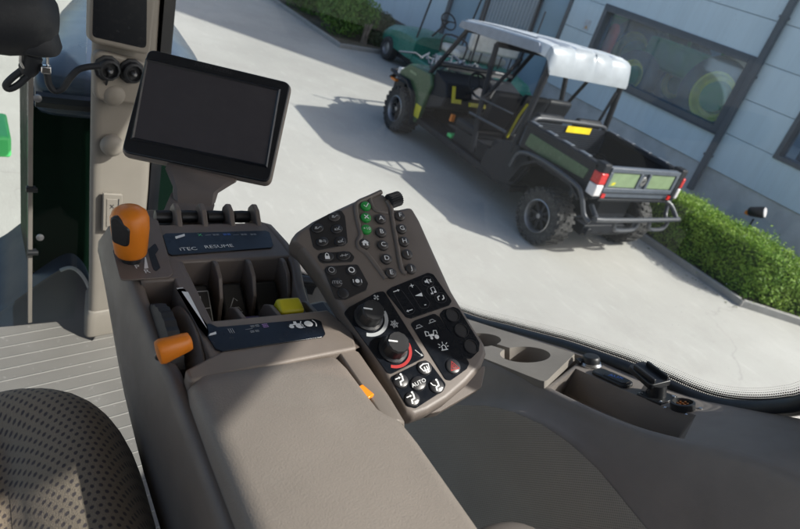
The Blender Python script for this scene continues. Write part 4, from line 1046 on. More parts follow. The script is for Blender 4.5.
rows = [[V((plan(y), y, z0+(.558-z0)*k)) for y, z0 in cols_w] for k in (0, .2, .5, 1)]
grid(bm, rows); part('pane', bm, M['sideglass'], sw_, smooth=80)
bm = B(); pr = bs3[:-12]; s_ = [0]
for i in range(1, len(pr)): s_.append(s_[-1]+(pr[i]-pr[i-1]).length)
offl = [-.004, 0, .005, .010, .014, .018]
rows = [[V((plan(q.x)-.0015, q.x, q.y)) for q in offs(pr, d)] for d in offl]
grid(bm, rows, [[(s_[i], d) for i in range(len(pr))] for d in [.0, .0]+[d for d in offl[2:]]])
part('frit_band', bm, M['frit'], sw_, smooth=0)
bm = B(); tube(bm, [V((plan(q.x)-.013, q.x, q.y)) for q in offs(bs3, -.010)], .0125, 10); part('seal', bm, M['seal'], sw_, smooth=60)
bm = B(); pts = [(q.x, q.y) for q in offs(bs3[:60], -.016)]
grid(bm, [[V((plan(y)-.024, y, z+.002)) for y, z in pts], [V((plan(y)-.024, y, z-.03)) for y, z in pts]]); grid(bm, [[V((plan(y)+.014, y, z)) for y, z in pts], [V((plan(y)+.004, y, z-.5)) for y, z in pts]])
part('sill', bm, M['seal'], sw_, smooth=60)
bm = B(); grid(bm, [[V((.886, y, z)) for y, z in ((-1.0, -.26), (-.5, -.24), (-.03, -.30), (.0, -.33))], [V((.886, y, .558)) for y in (-1.0, -.5, -.26, -.24)]])
o = part('rear_window', bm, M['sideglass'], smooth=0); setprops(o, 'rear quarter window pane behind the beige cab post', 'window')

# ---- dark rounded housing and cable at the upper left ---------------------------------------------------
rh = thing('rounded_housing', 'large dark rounded housing reaching in from the left, with a metal clip below', 'housing', onY(30, 40, 1.08))
c0 = onY(24, 15, 1.08); axd = V((1, .10, -.035)).normalized()
bm = B(); lathe(bm, [(.050, -.45), (.056, -.30), (.060, -.06), (.060, -.02), (.055, .008), (.044, .028), (.026, .041), (.0, .046)], c0, axd, 32); part('shell', bm, M['rubber'], rh)
bm = B(); p = onY(35, 43, 1.07); lathe(bm, [(.032, -.012), (.036, 0), (.030, .02), (.02, .03)], p, (0, 0, 1), 20); box(bm, p+V((-.026, 0, -.004)), (.03, .03, .014)); part('lower_bracket', bm, M['rubber'], rh, bevel=.004)
for dx in (-.018, .016):
    bm = B(); tube(bm, [p+V((dx, 0, -.008)), p+V((dx*1.05, 0, -.03)), p+V((dx*.8, 0, -.040))], .0022, 8); part('clip', bm, M['chrome'], rh)
bm = B(); box(bm, p+V((.014, -.004, -.036)), (.014, .012, .012)); part('clip', bm, M['chrome'], rh, bevel=.002)
cb = thing('looped_cable', 'black cable looping below the rounded housing and running behind the corner post', 'cable', onY(20, 80, 1.08))
bm = B(); q = onY(24, 66, 1.08)
lathe(bm, [(.010, 0), (.014, .008), (.014, .03), (.009, .036)], q+V((.004, 0, -.012)), (.25, 0, 1), 14); part('plug', bm, M['rubber'], cb)
bm = B(); tube(bm, [onY(x, y, 1.08) for x, y in ((30, 62), (22, 70), (12, 78), (6, 85), (9, 89), (18, 85), (28, 76), (36, 69), (43, 68), (47, 74), (49, 84), (55, 91), (63, 88), (70, 78), (78, 70), (88, 67), (100, 66))], .0052, 8, 5); part('cord', bm, M['rubber'], cb)
# ================================================================ YARD
XF = YARD
G0 = Fr((0, 0, 0), (1, 0, 0), (0, 1, 0))
# ---- tractor bodywork seen through the windscreen --------------------------------------
XF = CAB
hb = thing('bodywork', 'dark green bodywork panel of the tractor with a glossy rounded top outside the windscreen', 'bodywork', (.3, 1.75, -2.9))
bm = B(); BF = Fr((0, 1.56, 0), (1, 0, 0), (0, 0, 1))
P = [onY(x, y, 1.56) for x, y in ((30, 84), (92, 92), (172, 110), (186, 150), (184, 230), (180, 300))]
prism(bm, fillet([(p.x, p.z) for p in P]+[(P[-1].x, -2.2), (P[0].x+.004, -2.2)], .01), BF, -.28, 0); part('side_panel', bm, M['hood'], hb, bevel=.012)
TP = [(.132, 1.527), (.162, 1.72), (.25, 2.12), (.35, 2.46), (.52, 2.8), (.62, 2.75), (.615, 2.4), (.60, 2.1), (.582, 1.84), (.545, 1.64), (.47, 1.54), (.25, 1.525)]
cx_ = sum(p[0] for p in TP)/len(TP); cy_ = sum(p[1] for p in TP)/len(TP); bm = B()
loft(bm, [[V((cx_+(x-cx_)*k, cy_+(y-cy_)*k, z)) for x, y in fillet(TP, .05)] for k, z in ((.97, -.60), (1.0, -.585), (1.0, -.535), (.975, -.512), (.93, -.50), (.6, -.485), (.2, -.48))])
part('top_cover', bm, M['hoodtop'], hb, smooth=50)
bm = B(); pp = [V((.14, 1.515, -.555)), V((.25, 1.512, -.555)), V((.46, 1.53, -.555))]
tube(bm, pp, .018, 8, 3); part('edge_strip', bm, M['black'], hb)
mg = thing('mudguard_arch', 'glossy blue black mudguard arch with a pale rim just outside the windscreen foot', 'mudguard', (.15, 1.6, -2.9))
ap = [onY(x, y, 1.50) for x, y in ((-60, 345), (-20, 322), (0, 312), (20, 297), (45, 279), (60, 270), (72, 267.5), (82, 275), (89, 289), (92, 310), (92, 340))]
aps = smoothpath(ap, 4)
bm = B(); grid(bm, [[V((p.x, 1.50, p.z)) for p in aps], [V((p.x+.004, 1.51, p.z+.004)) for p in aps], [V((p.x+.03, 1.86, p.z+.01)) for p in aps], [V((p.x+.03, 1.86, p.z-.02)) for p in aps]]); 
grid(bm, [[V((p.x, 1.50, p.z)) for p in aps], [V((p.x*.93+.01, 1.506, p.z-.016)) for p in aps], [V((p.x*.93+.01, 1.506, -1.7)) for p in aps]])
part('arch', bm, M['arch'], mg, smooth=40)
bm = B(); tube(bm, [p+V((0, -.002, 0)) for p in aps[20:]], .0045, 6); part('rim', bm, M['mgrey'], mg)
bm = B(); bx(bm, -.1, .24, 1.53, 1.80, -2.35, -1.22); part('inner_panel', bm, M['hood'], mg)
p = onY(-8, 143, 2.6); bm = B(); bx(bm, p.x-.30, onY(11.5, 143, 2.6).x, 2.6, 2.85, onY(0, 158, 2.6).z, onY(0, 137, 2.6).z-.0)
o = part('green_bracket', bm, M['litgreen'], bevel=.012); setprops(o, 'bright green block over the pale concrete at the far left', 'bracket')
bm = B(); bx(bm, p.x-.25, p.x-.02, 2.62, 2.8, -2.9, onY(0, 158, 2.6).z); part('bracket_stand', bm, M['jdgreen'], o)

# ---- ground, kerbs, beds ------------------------------------------------------------------
XF = YARD
bm = B(); prism(bm, [(-70, -50), (90, -50), (90, 110), (-70, 110)], G0, -.3, 0); o = part('ground', bm, M['concrete'], smooth=0); setprops(o, kind='structure')
bed1 = [(6.72, 4.75), (6.72, 2.45), (7.26, 2.02), (9.19, .8), (9.19, 4.75)]
bed2 = [(6.10, 16.5), (6.16, 11.10), (7.24, 11.18), (8.2, 11.6), (9.19, 11.9), (9.19, 16.5)]
for i, b in enumerate((bed1, bed2)):
    bm = B(); prism(bm, b, G0, .002, .05); o = part('flower_bed', bm, M['soil'], smooth=0); setprops(o, kind='structure')
for L in (bed1[:4], bed2[:5]):
    bm = B()
    for a, b in zip(L, L[1:]):
        a, b = V((*a, 0)), V((*b, 0)); d = (b-a).normalized(); n = V((-d.y, d.x, 0))
        box(bm, (a+b)/2+V((0, 0, .035)), ((b-a).length+.05, .055, .085), (d, n, UP))
    o = part('kerb', bm, M['kerb'], bevel=.006); setprops(o, kind='structure')

# ---- foliage ----------------------------------------------------------------------------------
def leafmesh(bm, pts, size, rnd):
    for p, nrm_ in pts:
        s = size*rnd.uniform(.6, 1.35)
        d = (nrm_+V((rnd.gauss(0, .55), rnd.gauss(0, .55), rnd.gauss(0, .55)))).normalized()
        x, y = axes(d); t = rnd.uniform(0, 6.28); x, y = x*cos(t)+y*sin(t), y*cos(t)-x*sin(t)
        k = d*s*.12
        vs = [bm.verts.new(p+q) for q in (-y*s*.95, x*s*.42+k, y*s*.95, -x*s*.42+k)]
        bm.faces.new(vs)
def hedge_points(n, P, zt, rnd, jag=.035, z0=.05):
    """leaves on the top and sides of a clipped hedge with outline P"""
    out = []; L = [(V(P[i]), V(P[(i+1) % len(P)])) for i in range(len(P))]
    per = sum((b-a).length for a, b in L); top = abs(area2(P))/2; side = per*zt
    for _ in range(n):
        if rnd.random() < top*1.25/(top*1.25+side):
            while True:
                x = rnd.uniform(min(p[0] for p in P), max(p[0] for p in P)); y = rnd.uniform(min(p[1] for p in P), max(p[1] for p in P))
                ins = False
                for a, b in L:
                    if (a.y > y) != (b.y > y) and x < (b.x-a.x)*(y-a.y)/(b.y-a.y)+a.x: ins = not ins
                if ins: break
            bumpz = .018*sin(x*9+y*4)+.02*sin(y*7.3)
            out.append((V((x, y, zt+bumpz+rnd.gauss(-.02, jag))), V((0, 0, 1))))
        else:
            t = rnd.uniform(0, per)
            for a, b in L:
                l = (b-a).length
                if t <= l: break
                t -= l
            d = (b-a)/l; nn = V((d.y, -d.x)) if area2(P) > 0 else V((-d.y, d.x)); z = z0+(zt-z0)*rnd.random()**.85
            bul = .03*sin(t*6)+.02*sin(t*13+z*20)-.05*max(0, (z/zt-.8)/.2)**2
            q = a+d*t+nn*(bul+rnd.gauss(-.02, jag))
            out.append((V((q.x, q.y, z)), V((nn.x, nn.y, .35))))
    return out
rnd = random.Random(3)
hp = [(6.80, 4.62), (6.79, 2.52), (7.30, 2.12), (8.0, 1.68), (8.0, 1.85), (7.36, 2.5), (7.27, 4.62)]
hd = thing('clipped_hedge', 'clipped green hedge in the kerbed bed below the grey wall', 'hedge', (7.1, 3.3, 0))
bm = B(); leafmesh(bm, hedge_points(30000, hp, .60, rnd), .019, rnd); part('foliage', bm, M['hedge'], hd, smooth=0)
bm = B(); ip = [(6.86, 4.56), (6.85, 2.57), (7.32, 2.20), (7.9, 1.80), (7.92, 1.86), (7.30, 2.46), (7.21, 4.56)]
prism(bm, ip, G0, .06, .54); part('inner_branches', bm, mat('hedge_core', (.05, .085, .02), .95), hd, smooth=0)
bm = B(); lit_ = []
for k in range(190):
    y = rnd.uniform(2.3, 4.6); x = 6.64-abs(rnd.gauss(0, .13)) if rnd.random() < .6 else rnd.uniform(6.74, 6.82)
    lit_.append((V((x, y, .006 if x < 6.7 else .055)), V((0, 0, 3))))
leafmesh(bm, lit_, .013, rnd); o = part('fallen_leaves', bm, M['herb'], smooth=0); setprops(o, kind='stuff')
def bush(name, label, cat, c, rx, ry, rz, n, size, m, group=None, seed=1):
    rn = random.Random(seed); r = thing(name, label, cat, (c[0], c[1], 0), group)
    lobes = [(V((rn.uniform(-.45, .45)*rx, rn.uniform(-.45, .45)*ry, rz*rn.uniform(.45, .8))), rn.uniform(.5, .75)) for _ in range(9)]
    pts = []
    while len(pts) < n:
        lc, k = rn.choice(lobes); d = V((rn.gauss(0, 1), rn.gauss(0, 1), rn.gauss(0, 1))).normalized()
        q = lc+V((d.x*rx, d.y*ry, d.z*rz*.8))*k*(rn.random()**.25)
        if q.z < .02: continue
        pts.append((V(c)+q, d))
    bm = B(); leafmesh(bm, pts, size, rn); part('foliage', bm, m, r, smooth=0)
    bm = B()
    for k in range(6):
        a = rn.uniform(0, 6.28); tube(bm, [V(c)+V((cos(a)*.04, sin(a)*.04, 0)), V(c)+V((cos(a)*rx*.3, sin(a)*ry*.3, rz*.5)), V(c)+V((cos(a)*rx*.6, sin(a)*ry*.6, rz*.95))], [.02, .014, .008], 6)
    part('stems', bm, M['bark'], r)
    return r
pb = gZ(318, 14, .35)
bush('round_bush', 'rounded bright green bush at the kerb, nearest the parked cart', 'bush', (6.75, 12.3, 0), .62, .75, .85, 9000, .042, M['bush'], seed=4)
bush('round_bush', 'long darker green bush further up the kerb past the rounded one', 'bush', (6.75, 14.2, 0), .6, 1.2, .95, 9000, .045, M['bush'], seed=5)
bush('low_shrub', 'low dark shrub growing between the rounded bush and the wall', 'shrub', (7.75, 12.6, 0), .55, .6, .5, 5000, .04, M['herb'], seed=6)
bush('low_shrub', 'dry brownish low plants behind the wheel of the green cart', 'shrub', (7.6, 11.75, 0), .55, .3, .25, 2600, .035, M['herb'], seed=8)
bm = B(); rn = random.Random(2)
for k in range(7):
    a = rn.uniform(0, 6.28); r = rn.uniform(0, .05); bx_ = V((6.95+r*cos(a), 11.6+r*sin(a), .03))
    tube(bm, [bx_, bx_+V((rn.uniform(-.05, .05), rn.uniform(-.05, .05), .2)), bx_+V((rn.uniform(-.12, .12), rn.uniform(-.1, .1), .42))], [.03, .022, .012], 6)
o = part('bare_stump', bm, M['wood']); setprops(o, 'pale cut stump with short bare branches at the kerb corner', 'stump')
# ---- building ---------------------------------------------------------------------------------
WX = 9.2
bd = thing('workshop_building', 'grey panelled workshop building with a wide window, downpipe and concrete base', 'building', (10, 6, 0))
WFr = Fr((WX, 0, 0), (0, -1, 0), (0, 0, 1))         # u = -y, v = z, n = -x (towards the yard)
def wallrect(bm, y0, y1, z0, z1, w0, w1): prism(bm, [(-y0, z0), (-y1, z0), (-y1, z1), (-y0, z1)], WFr, w0, w1)
Z1 = 3.35
win = (5.06, 7.80, 1.17, 2.10); dkw = (3.02, 4.00, 1.17, 2.15)
seams = [.605, 1.14, 1.66, 2.17, 2.70, Z1]
Y0 = 2.72
cols_ = [(Y0, dkw[0]-.06), (dkw[0]-.06, dkw[1]+.06), (dkw[1]+.06, win[0]-.11), (win[0]-.11, win[1]+.08), (win[1]+.08, 8.62)]
for (z0, z1) in zip(seams, seams[1:]):
    bm = B()
    for i, (a, b) in enumerate(cols_):
        za, zb = z0, z1
        if i == 1:
            if z0 >= 1.1 and z1 <= 2.2: continue
        if i == 3:
            if z0 >= 1.1 and z1 <= 2.2: continue
        wallrect(bm, a+(.0 if i else 0), b, za+.0035, zb-.0035, -.12, 0)
    part('panel_row', bm, M['wall'], bd, bevel=.003)
bm = B(); bm.free(); bm = B()
for a, b, z0, z1 in ((Y0, dkw[0], .5, Z1), (dkw[0], dkw[1], .5, dkw[2]), (dkw[0], dkw[1], dkw[3], Z1), (dkw[1], win[0], .5, Z1), (win[0], win[1], .5, win[2]), (win[0], win[1], win[3], Z1), (win[1], 8.62, .5, Z1)): wallrect(bm, a, b, z0, z1, -.2, -.122)
part('seam_backing', bm, M['frame'], bd)
bm = B(); wallrect(bm, Y0, 8.62, 0, .598, -.2, -.025); part('base_course', bm, M['plinth'], bd)
# wide window
a, b, z0, z1 = win
wn = None
bm = B(); wallrect(bm, a-.11, a, z0-.09, z1+.11, -.16, .02); wallrect(bm, b, b+.08, z0-.09, z1+.11, -.16, .02); wallrect(bm, a, b, z1, z1+.11, -.16, .02); wallrect(bm, a, b, z0-.09, z0, -.16, .02)
wn = part('window', bm, M['frame'], bd, bevel=.004, label='wide workshop window with tractors behind the glass')
bm = B(); wallrect(bm, a, b, z0, z1, -.12, -.112); part('pane', bm, M['bldglass'], wn)
bm = B(); wallrect(bm, a-.12, b+.09, z0-.11, z0-.091, -.02, .045); part('sill', bm, M['frame'], wn, bevel=.003)
bm = B(); wallrect(bm, a, a+.03, z0+.0, z1, -.11, -.03); part('jamb', bm, M['wood'], wn)
# dark window at the near end
a, b, z0, z1 = dkw
bm = B(); wallrect(bm, a-.06, a, z0-.06, z1+.06, -.16, .02); wallrect(bm, b, b+.06, z0-.06, z1+.06, -.16, .02); wallrect(bm, a, b, z1, z1+.06, -.16, .02); wallrect(bm, a, b, z0-.06, z0, -.16, .02)
w2 = part('window', bm, M['frame'], bd, bevel=.004, label='dark window near the hedge end')
bm = B(); wallrect(bm, a, b, z0, z1, -.12, -.112); part('pane', bm, M['bldglass'], w2)
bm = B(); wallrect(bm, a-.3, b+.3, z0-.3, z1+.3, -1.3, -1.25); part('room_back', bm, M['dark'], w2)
# room behind the wide window
a, b, z0, z1 = win
bm = B(); bx(bm, WX+.21, WX+4.2, 2.9, 10.5, .35, .86); part('room_floor', bm, M['roomfloor'], bd)
bm = B(); bx(bm, WX+4.2, WX+4.3, 2.9, 10.5, .35, 3.2); bx(bm, WX+.21, WX+4.2, 10.5, 10.6, .35, 3.2); part('room_wall', bm, M['roomwall'], bd)
# downpipe
bm = B()
bx(bm, WX-.095, WX-.012, 4.835, 4.925, .20, Z1); dp = part('downpipe', bm, M['frame'], bd, bevel=.012, bseg=3)
bm = B()
for z in (.75, 1.95, 2.75): bx(bm, WX-.102, WX-.005, 4.825, 4.935, z, z+.035)
part('pipe_clips', bm, M['frame'], dp)
# doors, ribbed sheeting and pale panels beyond the window
bm = B(); wallrect(bm, 8.622, 8.70, 0, Z1, -.16, .02); wallrect(bm, 9.40, 9.46, 0, Z1, -.16, .02); wallrect(bm, 8.70, 9.40, 2.35, Z1, -.16, -.002); dr_ = part('door', bm, M['frame'], bd)
bm = B(); wallrect(bm, 8.70, 9.40, .02, 2.345, -.14, -.06); part('leaf', bm, M['bluedoor'], dr_)
bm = B(); y = 9.46; P = []
while y < 10.85:
    P += [(y, 0), (y+.045, 0), (y+.055, -.02), (y+.09, -.02)]; y += .1
bmP = [V((WX+w, yy, 0)) for yy, w in P]
grid(bm, [[V((WX-w-.005, yy, .0)) for yy, w in P], [V((WX-w-.005, yy, Z1)) for yy, w in P]]); part('ribbed_sheet', bm, M['corr'], bd, smooth=20)
bm = B(); wallrect(bm, 10.86, 10.98, 0, Z1, -.16, .02); wallrect(bm, 12.1, 12.2, 0, Z1, -.16, .02); d2 = part('door', bm, M['frame'], bd)
bm = B(); wallrect(bm, 10.98, 12.1, .02, Z1, -.14, -.05); part('leaf', bm, M['bluedoor'], d2)
bm = B(); y = 12.2
while y < 18: wallrect(bm, y+.008, min(18, y+.72), .25, Z1, -.14, -.01); y += .72
part('pale_panels', bm, M['wall'], bd)
bm = B(); wallrect(bm, 9.46, 18, 0, Z1, -.3, -.145); part('far_wall', bm, M['frame'], bd)
bm = B(); bx(bm, WX-.06, WX+.5, Y0-.1, 18, Z1, Z1+.12); bx(bm, WX+4.0, WX+4.6, Y0-.1, 18, Z1, Z1+.12); bx(bm, WX+.5, WX+4.0, 9.2, 18, Z1, Z1+.12); part('roof', bm, M['frame'], bd)  # left open above the room to let sun onto the tractors
bm = B(); bx(bm, WX+.0, WX+4.3, Y0-.02, Y0+.1, .0, Z1-.002); part('end_wall', bm, M['wall'], bd)
bm = B(); bx(bm, WX+4.62, WX+9, 1.3, 24, 0, 14.3); part('shadow_block', bm, M['corr'], bd)  # unseen tall block added to throw shade across the far yard
# small notice on the pale panel beside the door
bm = B(); yc, zc = 8.11, 1.78
wallrect(bm, yc-.07, yc+.07, zc-.09, zc+.09, .0005, .004); o = part('notice', bm, mat('notice_pale', (.5, .55, .6), .5), bd)
bm = B(); flat(bm, [(-yc-.035, zc-.06), (-yc+.035, zc-.06), (-yc, zc+.0)], WFr, .005); part('marking', bm, mat('notice_orange', (.5, .28, .08), .5), o)

# tractors parked behind the window
def show_tractor(name, label, x, y, rot, s=1.0):
    r = thing(name, label, 'tractor', (0, 0, 0), 'tractors standing behind the workshop window')
    R = Matrix.Translation((x, y, .86)) @ Matrix.Rotation(rot, 4, 'Z') @ Matrix.Scale(s, 4)
    tf = lambda bm: [setattr(v, 'co', R @ v.co) for v in bm.verts]
    bm = B(); bx(bm, -.25, .25, .1, 1.5, .62, 1.1); tf(bm); part('body', bm, M['jdgreen'], r, bevel=.06)
    bm = B(); bx(bm, -.42, .42, -.75, .1, .62, 1.0); bx(bm, -.4, .4, -.7, .0, 1.75, 1.82)
    for a, b in ((-.38, -.68), (.38, -.68), (-.38, -.03), (.38, -.03)): bx(bm, a-.03, a+.03, b-.03, b+.03, 1.0, 1.76)
    tf(bm); part('cab', bm, M['jdgreen'], r, bevel=.02)
    for sx_, yy, rad, w in ((-1, -.45, .62, .36), (1, -.45, .62, .36), (-1, 1.15, .42, .26), (1, 1.15, .42, .26)):
        bm = B(); lathe(bm, [(rad*.62, -w/2), (rad*.95, -w/2), (rad, -w*.3), (rad, w*.3), (rad*.95, w/2), (rad*.62, w/2), (rad*.62, -w/2)], (sx_*.66, yy, rad), (1, 0, 0), 32, False); tf(bm); t = part('wheel', bm, M['tyre'], r)
        bm = B(); lathe(bm, [(rad*.615, -w*.42), (rad*.56, -w*.40), (rad*.5, -w*.1), (rad*.2, 0), (0, 0)], (sx_*.66, yy, rad), (sx_*-1, 0, 0), 32, False)
        lathe(bm, [(rad*.615, w*.42*1), (rad*.54, w*.40), (rad*.5, w*.1), (0, .02)], (sx_*.66, yy, rad), (sx_*-1, 0, 0), 32, False); tf(bm); rm = part('rim', bm, M['yellowpaint'], t)
        bm = B(); cyl(bm, (sx_*(.66-w*.1), yy, rad), (sx_*(.66+w*.36), yy, rad), rad*.43, rad*.36, 28); tf(bm); part('hub', bm, M['jdgreen'], rm)
    return r
show_tractor('parked_tractor', 'green tractor with yellow wheels behind the glass, next to the downpipe', 10.35, 5.95, radians(0), 1.0)
show_tractor('parked_tractor', 'green tractor with yellow wheels behind the glass, further from the downpipe', 11.2, 8.35, radians(0), 1.05)
bm = B(); lathe(bm, [(.10, 0), (.10, .55), (.06, .62), (.03, .64)], (9.75, 7.95, 1.3), (0, 0, 1), 18); o = part('red_canister', bm, M['red']); setprops(o, 'small red canister behind the far end of the wide window', 'canister')
bm = B(); bx(bm, 9.6, 9.9, 7.8, 8.1, .86, 1.3); part('stand', bm, M['frame'], o)

# ---- spotlight behind the hedge ------------------------------------------------------------------------
sp = thing('garden_spotlight', 'small garden spotlight on a thin stem between hedge and wall', 'spotlight', (8.3, 3.45, 0))
bm = B(); tube(bm, [(8.3, 3.46, 0), (8.3, 3.46, .48)], .012, 8); part('stem', bm, M['utvblack'], sp)
hp0 = gX(757, 212, 8.3); bm = B(); dd = V((.2, -1, .45)).normalized(); lathe(bm, [(.045, -.10), (.06, -.08), (.075, .06), (.07, .09)], hp0, dd, 18); hd_ = part('head', bm, M['utvblack'], sp)
bm = B(); lathe(bm, [(.066, .088), (.06, .098), (0, .1)], hp0, dd, 18); part('lens', bm, M['lamp_white'], hd_)
bm = B(); box(bm, hp0+V((-.02, .09, -.06)), (.05, .06, .05)); part('bracket', bm, M['orange'], sp, bevel=.008)
# ---- utility vehicle --------------------------------------------------------------------------------------
XF = YARD
uv_ = thing('utility_vehicle', 'green and black utility vehicle with white roof and open cargo bed', 'utility vehicle', (5.55, 5.2, 0))
LX, RX = 4.87, 6.22
RY, FY, RAD, TW = 3.86, 6.78, .295, .25
def wheel(x, y, side, steer=0, rad=RAD):
    c = V((x, y, rad)); ax_ = V((side, steer*side*-1, 0)).normalized()
    bm = B(); w = TW
    lathe(bm, [(rad*.56, -w*.46), (rad*.70, -w*.5), (rad*.90, -w*.5), (rad*.965, -w*.40), (rad*.965, w*.40), (rad*.90, w*.5), (rad*.70, w*.5), (rad*.56, w*.46)], c, ax_, 40, False)
    lathe(bm, [(rad*.56, w*.46), (rad*.50, w*.2), (rad*.5, -w*.2), (rad*.56, -w*.46)], c, ax_, 40, False)
    ex, ey = axes(ax_)
    for k in range(22):
        a = 2*pi*k/22
        for off, da, hw in ((-.30, 0, .17), (.30, .14, .17), (0, .07, .13)):
            t = a+da; rdir = ex*cos(t)+ey*sin(t); td = ey*cos(t)-ex*sin(t)
            box(bm, c+rdir*rad*.975+ax_*(off*w), (w*hw*2, rad*.13, rad*.07), (ax_, (td+ax_*(.35 if off < 0 else -.35)).normalized(), rdir))
        rdir = ex*cos(a)+ey*sin(a); td = ey*cos(a)-ex*sin(a)
        box(bm, c+rdir*rad*.90+ax_*(w*.49), (w*.10, rad*.11, rad*.13), (ax_, td, rdir))
    wp = part('wheel', bm, M['tyre'], uv_, smooth=30)
    bm = B(); lathe(bm, [(rad*.565, w*.46), (rad*.585, w*.50), (rad*.555, w*.52), (rad*.52, w*.44), (rad*.50, w*.2)], c, ax_, 36, False)
    part('rim_edge', bm, M['steel'], wp)
    bm = B(); lathe(bm, [(rad*.51, w*.12), (0, w*.13)], c, ax_, 36, False)
    for k in range(8):
        t = 2*pi*k/8; rdir = ex*cos(t)+ey*sin(t); td = ey*cos(t)-ex*sin(t)
        box(bm, c+rdir*rad*.31+ax_*(w*.24), (w*.16, rad*.11, rad*.42), (ax_, td, rdir))
    lathe(bm, [(rad*.17, w*.12), (rad*.17, w*.34), (rad*.12, w*.38), (0, w*.38)], c, ax_, 20, False)
    part('rim', bm, M['utvblack'], wp)
    bm = B(); lathe(bm, [(rad*.085, w*.37), (rad*.085, w*.42), (0, w*.43)], c, ax_, 14, False); part('hub_cap', bm, M['steel'], wp)
wheel(LX+.03, RY, -1); wheel(RX-.03, RY, 1); wheel(LX+.03, FY, -1, .06); wheel(RX-.03, FY, 1, -.06)
# chassis, axle lumps, sill
bm = B(); bx(bm, LX+.28, RX-.28, 3.55, 7.0, .24, .36); bx(bm, LX+.2, RX-.2, RY-.06, RY+.06, .22, .34); bx(bm, LX+.2, RX-.2, FY-.06, FY+.06, .22, .34)
bx(bm, 5.3, 5.8, 3.6, 4.3, .34, .62); tube(bm, [(5.2, 3.5, .30), (5.2, 4.2, .28)], .05); tube(bm, [(5.9, 3.5, .40), (5.9, 4.2, .38)], .06)
part('chassis', bm, M['utvblack'], uv_, bevel=.01)
for sx_ in (-1, 1):
    bm = B()
    for y in (RY, FY):
        for d in (-.1, .1): tube(bm, [(5.545+sx_*.30, y+d*2.2, .42), (5.545+sx_*.52, y+d*.4, .30)], .018, 8)
        tube(bm, [(5.545+sx_*.36, y, .72), (5.545+sx_*.46, y, .34)], .03, 10)
    part('suspension', bm, M['utvtube'], uv_)
bm = B(); bx(bm, LX+.02, RX-.02, 4.45, 6.42, .26, .34); part('floor_pan', bm, M['utvblack'], uv_, bevel=.015)
SF = Fr((LX, 0, 0), (0, -1, 0), (0, 0, 1))
def side(P, w0, w1): return [(-y, z) for y, z in P]
for xx, s in ((LX, 1), (RX, -1)):
    F_ = Fr((xx, 0, 0), (0, -1, 0), (0, 0, 1))
    a, b = (-.06, .0) if s > 0 else (-0.0, .06)
    # rear door panel / lower body between cab and bed
    bm = B(); prism(bm, fillet(side([(4.42, .36), (4.30, .62), (4.42, .80), (4.80, .72), (4.98, .52), (5.0, .34), (4.7, .28)], 0, 0), .05), F_, a, b); part('lower_panel', bm, M['utvblack'], uv_, bevel=.012)
    bm = B(); prism(bm, fillet(side([(6.40, .26), (6.28, .80), (6.36, .93), (6.84, .90), (7.02, .76), (7.04, .66), (6.74, .66), (6.52, .50), (6.47, .26)], 0, 0), .05), F_, a-.01*s, b+.01*s); fp = part('front_fender', bm, M['utvgreen'], uv_, bevel=.02, bseg=3)
    bm = B(); L = [(7.16, .60), (7.06, .67), (6.76, .68), (6.55, .55), (6.46, .30), (6.43, .20)]
    loft(bm, [[V((xx+s*dx, y+dy, z+dzz)) for dx, dy, dzz in ((-.07, 0, 0), (.02, 0, 0), (.02, -.015, .03), (-.07, -.015, .03))] for y, z in L]); part('fender_lip', bm, M['utvblack'], uv_, bevel=.006)
    if s > 0:
        bm = B(); prism(bm, [(-6.47, .34), (-6.34, .34), (-6.34, .50), (-6.47, .50)], F_, .012, .014); part('sticker', bm, M['yellow'], fp)
        bm = B(); prism(bm, [(-6.80, .80), (-6.64, .80), (-6.64, .83), (-6.80, .83)], F_, .012, .014); part('badge', bm, M['utvpale'], fp)
# hood and nose
bm = B()
loft(bm, [[V((5.545+x*w, y, z)) for x, z in ((-1, zb), (-1, zt-.06), (-.85, zt), (.85, zt), (1, zt-.06), (1, zb))] for y, w, zb, zt in ((6.30, .60, .5, .96), (6.7, .58, .5, .93), (7.05, .52, .5, .86), (7.22, .42, .52, .74))])
part('hood', bm, M['utvgreen'], uv_, bevel=.02)
bm = B(); bx(bm, 4.98, 6.1, 7.0, 7.26, .34, .58); tube(bm, [(5.0, 7.2, .62), (5.0, 7.42, .64), (5.1, 7.46, .64), (5.98, 7.46, .64), (6.08, 7.42, .64), (6.08, 7.2, .62)], .028); tube(bm, [(5.25, 7.44, .34), (5.25, 7.46, .64)], .02); tube(bm, [(5.85, 7.44, .34), (5.85, 7.46, .64)], .02)
fb = part('front_bumper', bm, M['utvblack'], uv_, bevel=.02)
for x in (5.02, 6.07):
    bm = B(); box(bm, (x, 7.18, .70), (.13, .10, .09)); part('headlight', bm, M['lamp_white'], uv_, bevel=.02)
bm = B(); box(bm, (4.86, 7.10, .60), (.06, .12, .035)); part('side_marker', bm, M['orange'], uv_, bevel=.008)
bm = B(); rn = random.Random(5)
for k in range(26):
    a = V((rn.uniform(5.0, 6.0), rn.uniform(6.55, 7.15), .95)); tube(bm, [a, a+V((rn.uniform(-.15, .15), rn.uniform(-.15, .15), rn.uniform(.03, .12))), a+V((rn.uniform(-.3, .3), rn.uniform(-.2, .2), 0))], .014, 6)
part('tied_load', bm, M['utvgrey'], uv_)
